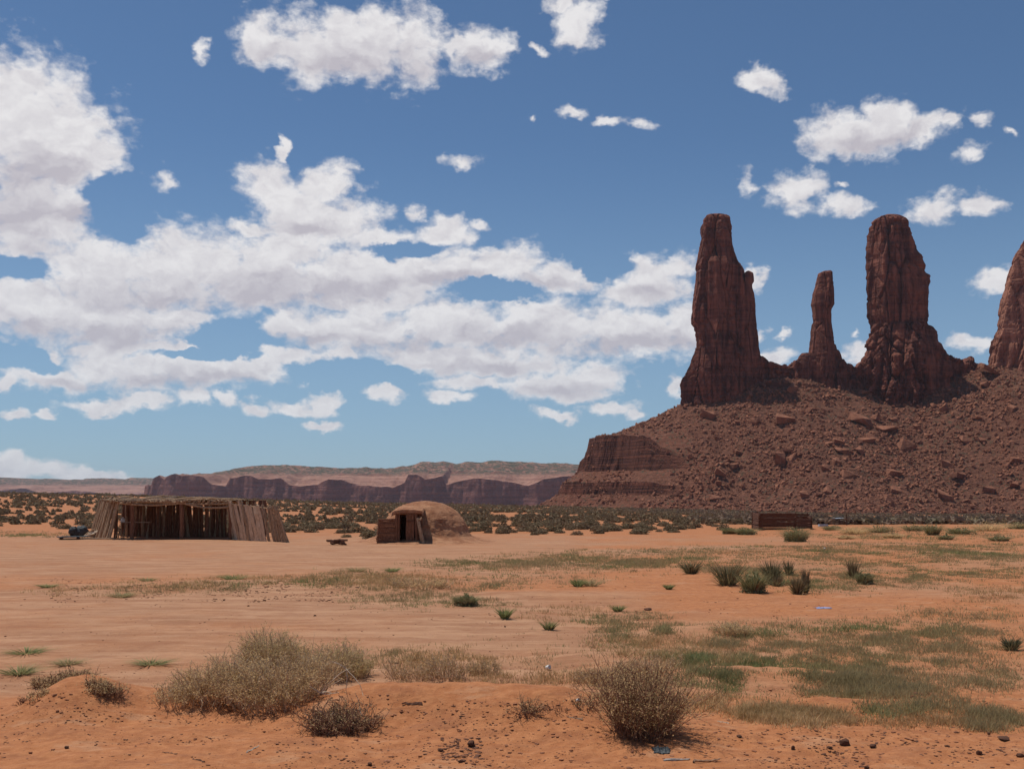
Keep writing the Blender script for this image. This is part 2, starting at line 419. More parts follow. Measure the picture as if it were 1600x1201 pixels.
# how orange and loose (1) or pale and packed (0) the soil is, and how littered with brown scraps
def soil(x, y):
    n = fbm(x / 5.0, y / 5.0, 0, 4, 31) * 0.55
    o = 0.25 + 0.75 * sst(13.8, 12.4, y + 0.6 * n) + 0.55 * sst(-2.0, 3.5, x - 0.10 * (y - 14) + 3 * n) * (0.55 + n)
    o = o + 0.5 * sst(60, 85, y) + 0.25 * sst(28, 31, y + 4 * n) * sst(37, 33, y)
    return np.clip(o + n * 0.45, 0, 1)
g = MB(); g.add(np.stack([X, Y, Z], -1).reshape(-1, 3), grid_faces(len(xs), len(ys)))
def m_ground():
    m, nt, b = new_mat('desert_sand', 0.95)
    geo = nt.n.new('ShaderNodeNewGeometry'); P = geo.outputs['Position']
    at_ = nt.n.new('ShaderNodeAttribute'); at_.attribute_name = 'soil'
    n1 = nt.noise(P, 0.55, 6, 0.6); n2 = nt.noise(P, 7.0, 6, 0.7); n3 = nt.noise(P, 60.0, 3, 0.7)
    nst = nt.noise(nt.mapping(P, (0.25, 1.6, 1)), 1.0, 6, 0.7)
    k = nt.maprange(nt.math('MULTIPLY_ADD', nt.math('SUBTRACT', n1, 0.5), 0.9, at_.outputs['Fac']), 0.1, 0.9)
    pale = nt.mix(nt.maprange(nst, 0.35, 0.68), (0.335, 0.162, 0.084), (0.48, 0.265, 0.150))
    orange = nt.mix(nt.maprange(n2, 0.3, 0.7), (0.36, 0.132, 0.050), (0.49, 0.205, 0.085))
    c = nt.mix(k, pale, orange)
    patchy = nt.noise(nt.mapping(P, (0.9, 2.0, 1)), 1.0, 6, 0.7)
    c = nt.mix(nt.math('MULTIPLY', nt.maprange(patchy, 0.50, 0.66), 0.45), c, (0.27, 0.105, 0.050))
    c = nt.mix(nt.math('MULTIPLY', nt.maprange(patchy, 0.46, 0.34), 0.40), c, (0.52, 0.30, 0.175))
    # brown crumbs and litter
    sp = nt.noise(P, 16.0, 5, 0.75); lt = nt.noise(P, 0.9, 4, 0.6)
    s = nt.math('MULTIPLY', nt.maprange(sp, 0.60, 0.70), nt.maprange(lt, 0.46, 0.62))
    c = nt.mix(nt.math('MULTIPLY', s, 0.75), c, (0.17, 0.075, 0.042))
    sp2 = nt.voronoi(P, 9.0)
    c = nt.mix(nt.math('MULTIPLY', nt.maprange(sp2, 0.10, 0.05), nt.maprange(n1, 0.48, 0.56)), c, (0.13, 0.055, 0.035))
    c = nt.mix(nt.math('MULTIPLY', nt.maprange(n3, 0.62, 0.75), 0.5), c, (0.55, 0.33, 0.21))
    nt.put(b.inputs['Base Color'], c)
    nfine = nt.noise(nt.mapping(P, (1.2, 5.0, 1)), 1.0, 7, 0.75)
    c = nt.mix(nt.math('MULTIPLY', nt.maprange(nfine, 0.52, 0.66), 0.35), c, (0.27, 0.115, 0.062))
    nt.put(b.inputs['Base Color'], c)
    ripple = nt.noise(nt.mapping(P, (2.2, 9.0, 1)), 1.0, 4, 0.6)
    h = nt.math('MULTIPLY_ADD', n2, 0.9, nt.math('MULTIPLY', n3, 0.25))
    h = nt.math('MULTIPLY_ADD', nt.math('ADD', ripple, nfine), 0.45, h)
    nt.put(b.inputs['Normal'], nt.bump(h, 0.55, 0.07))
    return m
M['ground'] = m_ground()
tag(g.build('ground', M['ground'], smooth=True, attr={'soil': soil(X, Y).ravel()}), kind='structure')

# ------------------------------------------------------------ talus hill under the spires
RY = 700.0
def skyz(v): return H + (HZ - v) / F * RY
_ru = np.array([700, 838, 862, 877, 886, 905, 918, 930, 960, 990, 1030, 1062, 1110, 1160, 1200, 1250, 1300, 1340, 1372, 1400, 1440, 1490, 1520, 1570, 1640, 1800, 2000])
_rs = np.array([-60, -8, 0, 5.8, 9, 19.5, 21.8, 25.5, 33, 46, 54, 60.5, 64, 71, 75, 75.5, 71, 68.5, 67, 69.5, 74, 78, 84, 87, 90, 88, 60.])
def terrace(s):
    return np.interp(s, [-100, 5.5, 5.9, 6.5, 6.9, 9, 19.8, 20.3, 20.9, 21.3, 21.8, 22.2, 22.7, 23.1, 23.6, 24.0, 26.5, 30, 46, 200], [-100, 5.5, 8.6, 9.2, 12.6, 14, 19.8, 23.5, 24.6, 28.6, 29.6, 33.2, 34.1, 38.0, 39.0, 42.0, 42.6, 43.2, 48.8, 202.5])
def hh(x, y):
    x = np.asarray(x, float); y = np.asarray(y, float)
    u = x / RY * F + 800
    s = np.interp(u, _ru, _rs)
    bulge = 7 * fbm(x / 60, 3.3, 0, 3, 40)
    d = np.maximum(0, (RY - 12) - y + bulge * sst(RY - 10, RY - 60, y)) + np.maximum(0, y - RY - 14)
    slope = 0.56 + 0.05 * vnoise(x / 70, 1.5, 0, 41)
    s = s - slope * d - 0.0009 * d * d * 0 + 2.6 * fbm(x / 28, y / 28, 0, 4, 42) - 3.0 * ridged(x / 34 + 0.3 * fbm(x / 20, y / 20, 0, 2, 49), y / 160, 0, 2, 48) * sst(80, 140, x) * sst(0, 25, d)
    s = np.where(s < 8, 8 - (8 - s) * 0.72, s)
    xx = x + 4 * fbm(x / 15, y / 15, 0, 3, 43)
    m = 1 - sst(66, 112, xx)
    t = terrace(s + 1.7 * fbm(x / 9, y / 9, 0, 4, 44, 0.6) * m)
    z = s * (1 - m) + t * m
    # a thin ledge just under the spires
    l = np.exp(-((u - 1215) / 75) ** 2)
    z = z + l * 2.2 * sst(72.0, 72.6, s) 
    z = z + 0.75 * fbm(x / 5, y / 5, 0, 3, 45) + 0.8 * ridged(x / 11, y / 11, 0, 3, 46) * sst(80, 130, xx)
    return z
hx = np.concatenate([np.arange(-60, -5, 2.5), np.arange(-5, 125, 0.7), np.arange(125, 470, 1.25), np.arange(470, 700, 6)])
hy = np.concatenate([np.arange(505, 610, 1.5), np.arange(610, 720, 0.6), np.arange(720, 730, 0.85), np.arange(730, 900, 4)])
HX, HY = np.meshgrid(hx, hy)
HZZ = hh(HX, HY)
h_ = MB(); h_.add(np.stack([HX, HY, HZZ], -1).reshape(-1, 3), grid_faces(len(hx), len(hy)))
def m_hill():
    m, nt, b = new_mat('talus', 0.95)
    geo = nt.n.new('ShaderNodeNewGeometry'); P = geo.outputs['Position']
    z = nt.sep(P)[2]; x = nt.sep(P)[0]; nz = nt.sep(geo.outputs['Normal'])[2]
    n1 = nt.noise(P, 0.035, 6, 0.6); n2 = nt.noise(P, 0.5, 7, 0.72)
    c = nt.mix(nt.maprange(n2, 0.33, 0.68), (0.14, 0.056, 0.034), (0.30, 0.128, 0.076))
    red = nt.math('MULTIPLY', nt.maprange(x, 190, 60), nt.maprange(n1, 0.35, 0.55))
    c = nt.mix(nt.math('MULTIPLY', red, 0.6), c, nt.mix(nt.maprange(n2, 0.35, 0.65), (0.22, 0.072, 0.040), (0.31, 0.115, 0.065)))
    sc = nt.noise(P, 0.45, 4, 0.7)
    c = nt.mix(nt.math('MULTIPLY', nt.maprange(sc, 0.54, 0.60), nt.maprange(n1, 0.40, 0.52)), c, (0.115, 0.088, 0.052))
    band = nt.noise(nt.comb(nt.math('MULTIPLY', x, 0.02), 0.0, z), 1.1, 5, 0.8)
    rockc = nt.mix(nt.maprange(band, 0.36, 0.62), (0.050, 0.017, 0.012), (0.235, 0.080, 0.046))
    c = nt.mix(nt.maprange(nz, 0.72, 0.50), c, rockc)
    nt.put(b.inputs['Base Color'], c)
    hgt = nt.math('MULTIPLY_ADD', nt.noise(P, 0.9, 8, 0.75), 1.0, nt.math('MULTIPLY', band, 1.2))
    nt.put(b.inputs['Normal'], nt.bump(hgt, 1.0, 1.8))
    return m
M['hill'] = m_hill()
tag(h_.build('hill', M['hill'], smooth=False), kind='structure')

# ------------------------------------------------------------ rock spires
def column(mb, sil, Yc, depth, seed, amp=1.0, sq=2.6, segs=150, dz=0.9, yoff=0.0, blocks=1.0, rot=0.0):
    """rock column whose outline follows (row, left, right) read off the photograph at distance Yc"""
    sil = sorted(sil, key=lambda t: -t[0])
    vz = np.array([H + (HZ - t[0]) / F * Yc for t in sil]); xl = np.array([(t[1] - 800) / F * Yc for t in sil]); xr = np.array([(t[2] - 800) / F * Yc for t in sil])
    zs = np.arange(vz[0], vz[-1], dz); zs = np.append(zs, vz[-1])
    L = np.interp(zs, vz, xl); Rr = np.interp(zs, vz, xr)
    cx = (L + Rr) / 2; hw = (Rr - L) / 2
    th = np.linspace(0, 2 * np.pi, segs, endpoint=False)
    T, ZZ = np.meshgrid(th, zs)
    ct, sn = np.cos(T + rot), np.sin(T + rot)
    rgp = np.random.default_rng(seed); K = 6; rr = np.full(T.shape, 9.0)
    for k in range(K):
        na = 2 * np.pi * (k + 0.55 * (rgp.random() - .5)) / K + 0.22 * fbm(ZZ / 55, 0 * ZZ + k * 7.1, 0, 2, seed + 40); dk = (0.86 + 0.14 * rgp.random()) * (1 + 0.09 * fbm(ZZ / 30, 0 * ZZ + k * 3.7, 0, 3, seed + 41))
        cc = np.cos(T + rot - na); rr = np.minimum(rr, np.where(cc > 0.15, dk / np.maximum(cc, .15), 9.0))
    ex = np.cos(T + rot) * rr; ey = np.sin(T + rot) * rr
    ex = np.where(ex > 0, ex / ex.max(1, keepdims=True), -ex / ex.min(1, keepdims=True))
    if rot:
        ex, ey = ex * math.cos(rot) + ey * math.sin(rot), -ex * math.sin(rot) + ey * math.cos(rot)
        ex = ex / np.abs(ex).max()
    px_ = cx[:, None] + hw[:, None] * ex
    py_ = Yc + yoff + (hw[:, None] * depth) * ey
    # displacement along the outward direction
    nx_, ny_ = ct, sn
    wz = ZZ + 2.0 * fbm(px_ / 25, py_ / 25, 0, 2, seed + 3)
    d = 0.9 * ridged(px_ / 10, py_ / 10, ZZ / 90, 4, seed) + 0.35 * fbm(px_ / 4, py_ / 4, ZZ / 14, 3, seed + 1)
    d += 0.45 * fbm(0 * px_, 0 * py_ + seed, wz / 3.0, 4, seed + 2, 0.6)
    w1, w2, cid = worley(px_ / 9.0, py_ / 9.0, ZZ / 48.0, seed + 7)
    d += 2.6 * (cid - 0.5) - 2.4 * np.clip(1 - (w2 - w1) * 13, 0, 1)
    w1, w2, cid = worley(px_ / 5.0 + 3, py_ / 5.0, ZZ / 16.0, seed + 8)
    d += blocks * (0.8 * (cid - 0.5) - 0.8 * np.clip(1 - (w2 - w1) * 9, 0, 1))
    w1, w2, cid = worley(px_ / 2.6, py_ / 2.6, ZZ / 2.9, seed + 9)
    hf = np.clip(1.15 - 1.6 * (ZZ - 62) / (zs[-1] - 62), 0.05, 1.0) + 0.7 * sst(zs[-1] - 22, zs[-1] - 12, ZZ) * (zs[-1] > 120)
    d += blocks * hf * (1.0 * (cid - 0.5) - 0.5 * np.clip(1 - (w2 - w1) * 6, 0, 1))
    a = amp * np.clip(hw / 11.0, 0.25, 1.2)[:, None]
    px_ = px_ + nx_ * d * a * 0.8; py_ = py_ + ny_ * d * a
    v = np.stack([px_, py_, ZZ], -1).reshape(-1, 3)
    n = len(zs); i = np.arange(n * segs).reshape(n, segs); j = np.roll(i, -1, 1)
    f = np.stack([i[:-1].ravel(), j[:-1].ravel(), j[1:].ravel(), i[1:].ravel()], 1)
    base = mb.n
    mb.add(v, f)
    top = np.array([[cx[-1], Yc + yoff, zs[-1] + 0.5]])
    k = len(mb.v); mb.v.append(top); mb.n += 1
    ti = mb.n - 1
    mb.f[3].append(np.stack([i[-1] + base, j[-1] + base, np.full(segs, ti)], 1))
def hump(mb, u, v, ru, rv, Yc, seed, depth=1.0, amp=1.0):
    """rounded rock mass"""
    s = []
    for k in range(10):
        t = k / 9.0; s.append((v + rv - t * 2 * rv, u - ru * math.sqrt(max(0.02, 1 - (max(0, t * 2 - 1)) ** 2)) * (1.15 - 0.15 * t), u + ru * math.sqrt(max(0.02, 1 - (max(0, t * 2 - 1)) ** 2)) * (1.15 - 0.15 * t)))
    column(mb, s, Yc, depth, seed, amp, 2.3, 70, 0.8)

m1 = MB()
column(m1, [(336,1107,1134),(338,1102,1140),(343,1099,1144),(362,1097,1147),(377,1097,1148),(391,1096,1152),(405,1094,1158),(419,1092,1165),(447,1090,1169),(476,1087,1167),
            (503,1084,1168),(508,1089,1170),(532,1092,1173),(548,1093,1176),(575,1085,1180),(600,1080,1182),(670,1075,1186)], RY, 0.75, 3, 1.0, 3.0, 220, 0.75)
column(m1, [(425,1165,1172),(428,1161,1176),(441,1161,1177),(446,1156,1174),(470,1150,1178),(504,1146,1180),(532,1144,1183),(548,1142,1185),(575,1138,1187),(600,1135,1189),(670,1128,1194)], RY, 0.8, 13, 0.8, 2.6, 130, 0.75, -2.0)
column(m1, [(546,1084,1120),(549,1084,1124),(561,1078,1130),(575,1072,1134),(589,1065,1136),(603,1060,1138),(631,1060,1140),(672,1062,1144)], RY, 0.62, 23, 0.9, 2.8, 130, 0.75, -6.0)
column(m1, [(405,1108,1122),(412,1104,1128),(470,1102,1134),(530,1100,1140),(600,1096,1146),(670,1092,1150)], RY, 0.9, 33, 0.9, 2.4, 110, 0.8, -7.0)
tag(m1.build('rock_spire', M['spire']), 'tall dark red spire at the left end of the ridge, knob on its right shoulder', 'rock spire', 'sandstone spires on the ridge')
m2 = MB()
column(m2, [(424,1286,1300),(427,1279,1301),(447,1275,1301),(461,1271,1301),(476,1269,1301),(484,1270.5,1297),(504,1271,1297),(518,1268.5,1299),(527,1268,1300),(546,1266,1302),(561,1264,1304),(600,1260,1308),(640,1256,1312)], RY, 1.0, 43, 0.75, 3.2, 130, 0.6)
column(m2, [(526,1297,1302),(528,1293,1303),(537,1290,1304),(538,1286,1307),(546,1285,1309),(547,1283,1313),(561,1280,1317),(569,1278,1323),(576,1276,1330),(600,1272,1338),(650,1268,1344)], RY, 0.7, 53, 0.7, 2.4, 110, 0.6)
column(m2, [(553,1250,1268),(558,1245,1272),(570,1240,1274),(600,1236,1278),(650,1230,1282)], RY, 0.7, 63, 0.8, 2.4, 90, 0.7, -3.0)
tag(m2.build('rock_spire', M['spire']), 'thin short needle of red sandstone standing between the two tall spires', 'rock spire', 'sandstone spires on the ridge')
m3 = MB()
column(m3, [(335.6,1382,1397),(338,1374,1405),(341,1369,1410),(346,1363,1414),(362,1361,1419),(377,1360,1424),(393,1358,1428),(405,1359,1436),(433,1359,1442),(456,1360,1447),(490,1360,1448),(507,1363,1448),(515,1364,1450),(560,1358,1454),(650,1350,1460)], RY, 0.75, 73, 1.0, 3.4, 220, 0.75)
column(m3, [(508,1366,1440),(515,1363,1448),(529,1358,1455),(546,1350,1462),(561,1341,1470),(583,1337,1474),(610,1336,1476),(660,1334,1480)], RY, 0.62, 83, 1.3, 2.3, 190, 0.75, -6.0, 1.6)
column(m3, [(513,1447,1453),(529,1444,1459),(546,1440,1474),(561,1436,1487),(570,1434,1490),(583,1430,1500),(610,1428,1508),(660,1424,1512)], RY, 0.6, 93, 1.0, 2.3, 140, 0.75, 0.0)
column(m3, [(528,1426,1441),(540,1423,1447),(570,1420,1452),(660,1416,1458)], RY, 1.0, 94, 0.8, 2.3, 90, 0.75, -12.0)
tag(m3.build('rock_spire', M['spire']), 'broad tall red spire with rounded top and flaring foot, right of the needle', 'rock spire', 'sandstone spires on the ridge')
m4 = MB()
column(m4, [(360,1608,1640),(370,1603,1650),(380,1598,1660),(388,1592,1664),(400,1586,1670),(419,1578,1678),(447,1570,1690),(490,1560,1702),(518,1553,1712),(546,1547,1722),(575,1542,1732),(600,1538,1740),(640,1530,1750)], RY, 0.6, 103, 0.7, 3.2, 240, 0.8)
column(m4, [(500,1600,1625),(510,1592,1634),(540,1580,1645),(600,1562,1660),(640,1552,1670)], RY, 0.5, 113, 0.7, 2.6, 150, 0.8, -18.0)
column(m4, [(520,1570,1584),(528,1560,1590),(545,1552,1594),(600,1545,1600),(640,1538,1604)], RY, 0.7, 123, 1.0, 2.6, 120, 0.8, -10.0)
tag(m4.build('rock_spire', M['spire_lit']), 'brown sandstone buttress lightened to look part sunlit, cut off by the right edge of the picture', 'rock spire', 'sandstone spires on the ridge')
# broken wall of blocks joining the spires
def rock_wall(prof, seed, label, Yc=RY, thick=7.0):
    mb = MB()
    us = np.arange(prof[0][0], prof[-1][0], 0.8)
    vt = np.interp(us, [p[0] for p in prof], [p[1] for p in prof])
    vt = vt + 2.2 * fbm(us / 6, 0 * us, 0, 3, seed)
    x = (us - 800) / F * Yc; zt = H + (HZ - vt) / F * Yc; zb = H + (HZ - 650) / F * Yc
    rows = 60; prof_t = np.linspace(0, 1, rows)
    # cross-section: front face up, over the top, back face down
    A = np.linspace(-0.5, np.pi + 0.5, rows)
    XX = np.repeat(x[:, None], rows, 1)
    c = np.cos(A)[None, :]; s_ = np.sin(A)[None, :]
    hgt = np.clip(np.abs(s_) ** 0.45 * np.sign(s_), 0, 1)
    t = np.linspace(0, 1, rows)
    hg = np.minimum(1, np.minimum(t / 0.42, (1 - t) / 0.42))[None, :]
    yy = np.interp(t, [0, 0.42, 0.58, 1], [-1.6, -0.8, 0.8, 1.6])[None, :] * thick
    ZZ = zb + (zt[:, None] - zb) * hg
    YY = Yc + yy + 0 * XX
    w1, w2, cid = worley(XX / 4.2, YY / 4.2, ZZ / 2.6, seed + 3)
    d = 2.4 * (cid - 0.5) - 1.2 * np.clip(1 - (w2 - w1) * 6, 0, 1) + 1.6 * ridged(XX / 8, 0 * YY, ZZ / 20, 3, seed + 5)
    YY = YY - d * np.sign(0.5 - t)[None, :]; ZZ = ZZ + 0.4 * d * (hg > 0.98)
    n = len(us); f = grid_faces(rows, n)
    mb.add(np.stack([XX, YY, ZZ], -1).reshape(-1, 3), f)
    return tag(mb.build('rock_wall', M['spire']), label, 'rock wall', 'low broken rock walls between the spires')
rock_wall([(1176,548),(1184,556),(1196,568),(1215,573),(1232,571),(1244,563),(1262,560),(1275,560)], 131, 'low broken wall of red blocks between the left spire and the needle')
rock_wall([(1306,556),(1322,569),(1334,577),(1345,566),(1350,560)], 141, 'short dark red saddle of rock between the needle and the broad spire')
rock_wall([(1480,556),(1490,562),(1503,568),(1514,558),(1519,565),(1532,576),(1550,580)], 151, 'jagged low wall of red blocks between the broad spire and the right edge buttress')

# ------------------------------------------------------------ mesas
def mesa(name, cl, tp, Yf, base, seed, back=420.0, mean=60.0, du=1.0, rowz=26):
    us = np.arange(cl[0][0], cl[-1][0], du)
    vc = np.interp(us, [p[0] for p in cl], [p[1] for p in cl]); vt = np.interp(us, [p[0] for p in tp], [p[1] for p in tp])
    x = (us - 800) / F * Yf
    zc = H + (HZ - vc) / F * Yf; zt = H + (HZ - vt) / F * (Yf + back)
    zc = zc + 3.0 * fbm(x / 30, 0 * x, 0, 3, seed + 8)
    edge = mean * fbm(x / 260, 0 * x + 0.3, 0, 3, seed) + 16 * fbm(x / 60, 0 * x, 0, 4, seed + 1)
    rows = []
    t1 = np.linspace(0, 1, rowz)        # cliff
    for t in t1:
        z = base + (zc - base) * t
        bulge = 5 * fbm(x / 22, 0 * x, z / 40, 3, seed + 2)
        rows.append((x, Yf + edge - (1 - t) * 16 + bulge, z))
    for t in np.linspace(0.02, 1, 36):  # benches up to the rim
        z = zc + (zt - zc) * t
        tt = np.clip(t + 0.10 * fbm(x / 120, 0 * x + t * 2, 0, 3, seed + 3), 0, 1)
        st = np.floor(tt * 5) / 5 + (1 / 5) * sst(0.55, 1.0, (tt * 5) % 1.0)
        z = zc + np.maximum(zt - zc, 2) * (0.35 * tt + 0.65 * st)
        rows.append((x + 0 * t, Yf + edge * (1 - t) + 6 + t * back + 26 * fbm(x / 90, 0 * x + t * 6, 0, 3, seed + 4), z + 3.5 * fbm(x / 40, 0 * x + t * 9, 0, 5, seed + 5, 0.6) + 2.0 * ridged(x / 70, 0 * x + t * 14, 0, 3, seed + 6)))
    rows.append((x, Yf + back + 900 + 0 * x, zt - 2)); rows.append((x, Yf + back + 1000 + 0 * x, base + 0 * x))
    V = np.stack([np.stack(r, -1) for r in rows])
    mb = MB(); mb.add(V.reshape(-1, 3), grid_faces(len(us), len(rows)))
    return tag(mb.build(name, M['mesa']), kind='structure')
Z2 = lambda pts: [(200 + a * 0.45, 690 + b * 0.45) for a, b in pts]
cl = Z2([(45,190),(52,150),(68,148),(74,165),(84,128),(105,117),(126,134),(140,120),(165,112),(210,116),(262,124),(290,150),(335,156),(350,125),(400,116),(430,120),(455,130),(530,124),(560,150),(600,154),(660,150),(674,140),(700,128),(740,130),(800,150),(900,156),(918,162),(945,148),(960,140),(972,112),(1010,115),(1030,128),(1060,125),(1090,116),(1102,148),(1200,125),(1300,137),(1390,152),(1440,130),(1510,118),(1600,122),(1750,140),(2200,150)])
tp = Z2([(45,175),(60,160),(105,125),(130,116),(160,112),(200,105),(240,90),(270,85),(370,82),(500,85),(620,92),(750,88),(900,85),(960,70),(1050,68),(1200,72),(1300,65),(1400,68),(1600,75),(2200,80)])
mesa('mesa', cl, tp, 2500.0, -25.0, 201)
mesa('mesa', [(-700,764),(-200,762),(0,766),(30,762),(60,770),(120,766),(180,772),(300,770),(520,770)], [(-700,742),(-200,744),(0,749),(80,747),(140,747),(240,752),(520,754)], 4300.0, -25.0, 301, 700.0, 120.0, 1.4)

# ------------------------------------------------------------ timber pieces
def log(mb, a, b, r1, r2=None, segs=7, bend=0.0, rows=5, seed=0, sag=0.0):
    a = np.array(a, float); b = np.array(b, float); r2 = r1 if r2 is None else r2
    d = b - a; L = np.linalg.norm(d); d = d / L
    up = np.array([0, 0, 1.0]) if abs(d[2]) < 0.9 else np.array([1.0, 0, 0])
    e1 = np.cross(d, up); e1 /= np.linalg.norm(e1); e2 = np.cross(d, e1)
    t = np.linspace(0, 1, rows); ang = np.linspace(0, 2 * np.pi, segs, endpoint=False)
    rg = np.random.default_rng(seed + 1000)
    off = np.sin(t * np.pi)[:, None] * (bend * (e1 * rg.normal() + e2 * rg.normal()))[None] + np.sin(t * 2.3 * np.pi)[:, None] * (bend * 0.5 * e1 * rg.normal())[None]
    off[:, 2] -= sag * np.sin(t * np.pi)
    c = a + (b - a) * t[:, None] + off
    r = (r1 + (r2 - r1) * t)[:, None] * (1 + 0.12 * rg.normal(size=(rows, segs)))
    v = c[:, None] + r[..., None] * (np.cos(ang)[None, :, None] * e1 + np.sin(ang)[None, :, None] * e2)
    i = np.arange(rows * segs).reshape(rows, segs); j = np.roll(i, -1, 1)
    v = np.concatenate([v.reshape(-1, 3), [c[0] - d * 0.01, c[-1] + d * r2 * 0.3]])
    n = rows * segs
    q = np.stack([i[:-1].ravel(), j[:-1].ravel(), j[1:].ravel(), i[1:].ravel()], 1)
    tri = np.concatenate([np.stack([j[0], i[0], np.full(segs, n)], 1), np.stack([i[-1], j[-1], np.full(segs, n + 1)], 1)])
    base = mb.n; mb.add(v, q); mb.f[3].append(tri + base)
def board(mb, a, b, wdir, w1, w2, th, seed=0, warp=0.02):
    """split slab from a to b, width along wdir, ragged ends"""
    a = np.array(a, float); b = np.array(b, float); wd = np.array(wdir, float); wd /= np.linalg.norm(wd)
    d = (b - a) / np.linalg.norm(b - a); nn = np.cross(d, wd); rg = np.random.default_rng(seed + 500)
    R_ = 6; V = []
    for k in range(R_):
        t = k / (R_ - 1); c = a + (b - a) * t + nn * rg.normal() * warp * 0.6 + wd * rg.normal() * warp * 0.5
        w_ = (w1 + (w2 - w1) * t) / 2 * (1 + 0.08 * rg.normal())
        e = (rg.normal() * 0.03 * d if k in (0, R_ - 1) else 0); e2 = (rg.normal() * 0.03 * d if k in (0, R_ - 1) else 0)
        V += [c - wd * w_ - nn * th / 2 + e, c + wd * w_ - nn * th / 2 + e2, c + wd * w_ * 0.85 + nn * th / 2 + e2, c - wd * w_ * 0.85 + nn * th / 2 + e]
    F_ = [(0, 1, 2, 3), (4 * R_ - 1, 4 * R_ - 2, 4 * R_ - 3, 4 * R_ - 4)]
    for k in range(R_ - 1):
        o = 4 * k
        for q in range(4): F_.append((o + q, o + 4 + q, o + 4 + (q + 1) % 4, o + (q + 1) % 4))
    mb.poly(V, F_)
def box(mb, lo, hi, rz=0.0, c=(0, 0)):
    V = []
    for z in (lo[2], hi[2]):
        for x, y in ((lo[0], lo[1]), (hi[0], lo[1]), (hi[0], hi[1]), (lo[0], hi[1])):
            V.append((c[0] + (x - c[0]) * math.cos(rz) - (y - c[1]) * math.sin(rz), c[1] + (x - c[0]) * math.sin(rz) + (y - c[1]) * math.cos(rz), z))
    mb.poly(V, [(0, 3, 2, 1), (4, 5, 6, 7), (0, 1, 5, 4), (1, 2, 6, 5), (2, 3, 7, 6), (3, 0, 4, 7)])
def blob(mb, c, r, seed=0, rough=0.25, n=14, m=9, flat=False):
    rg = seed
    th = np.linspace(0, 2 * np.pi, n, endpoint=False); ph = np.linspace(0.02, np.pi - 0.02, m)
    T, Pp = np.meshgrid(th, ph)
    x = np.cos(T) * np.sin(Pp); y = np.sin(T) * np.sin(Pp); z = np.cos(Pp)
    k = 1 + rough * fbm(x * 1.7 + rg * 3.1, y * 1.7, z * 1.7, 3, seed)
    v = np.stack([c[0] + r[0] * x * k, c[1] + r[1] * y * k, c[2] + r[2] * z * k], -1).reshape(-1, 3)
    i = np.arange(n * m).reshape(m, n); j = np.roll(i, -1, 1)
    mb.add(v, np.stack([i[:-1].ravel(), i[1:].ravel(), j[1:].ravel(), j[:-1].ravel()], 1))

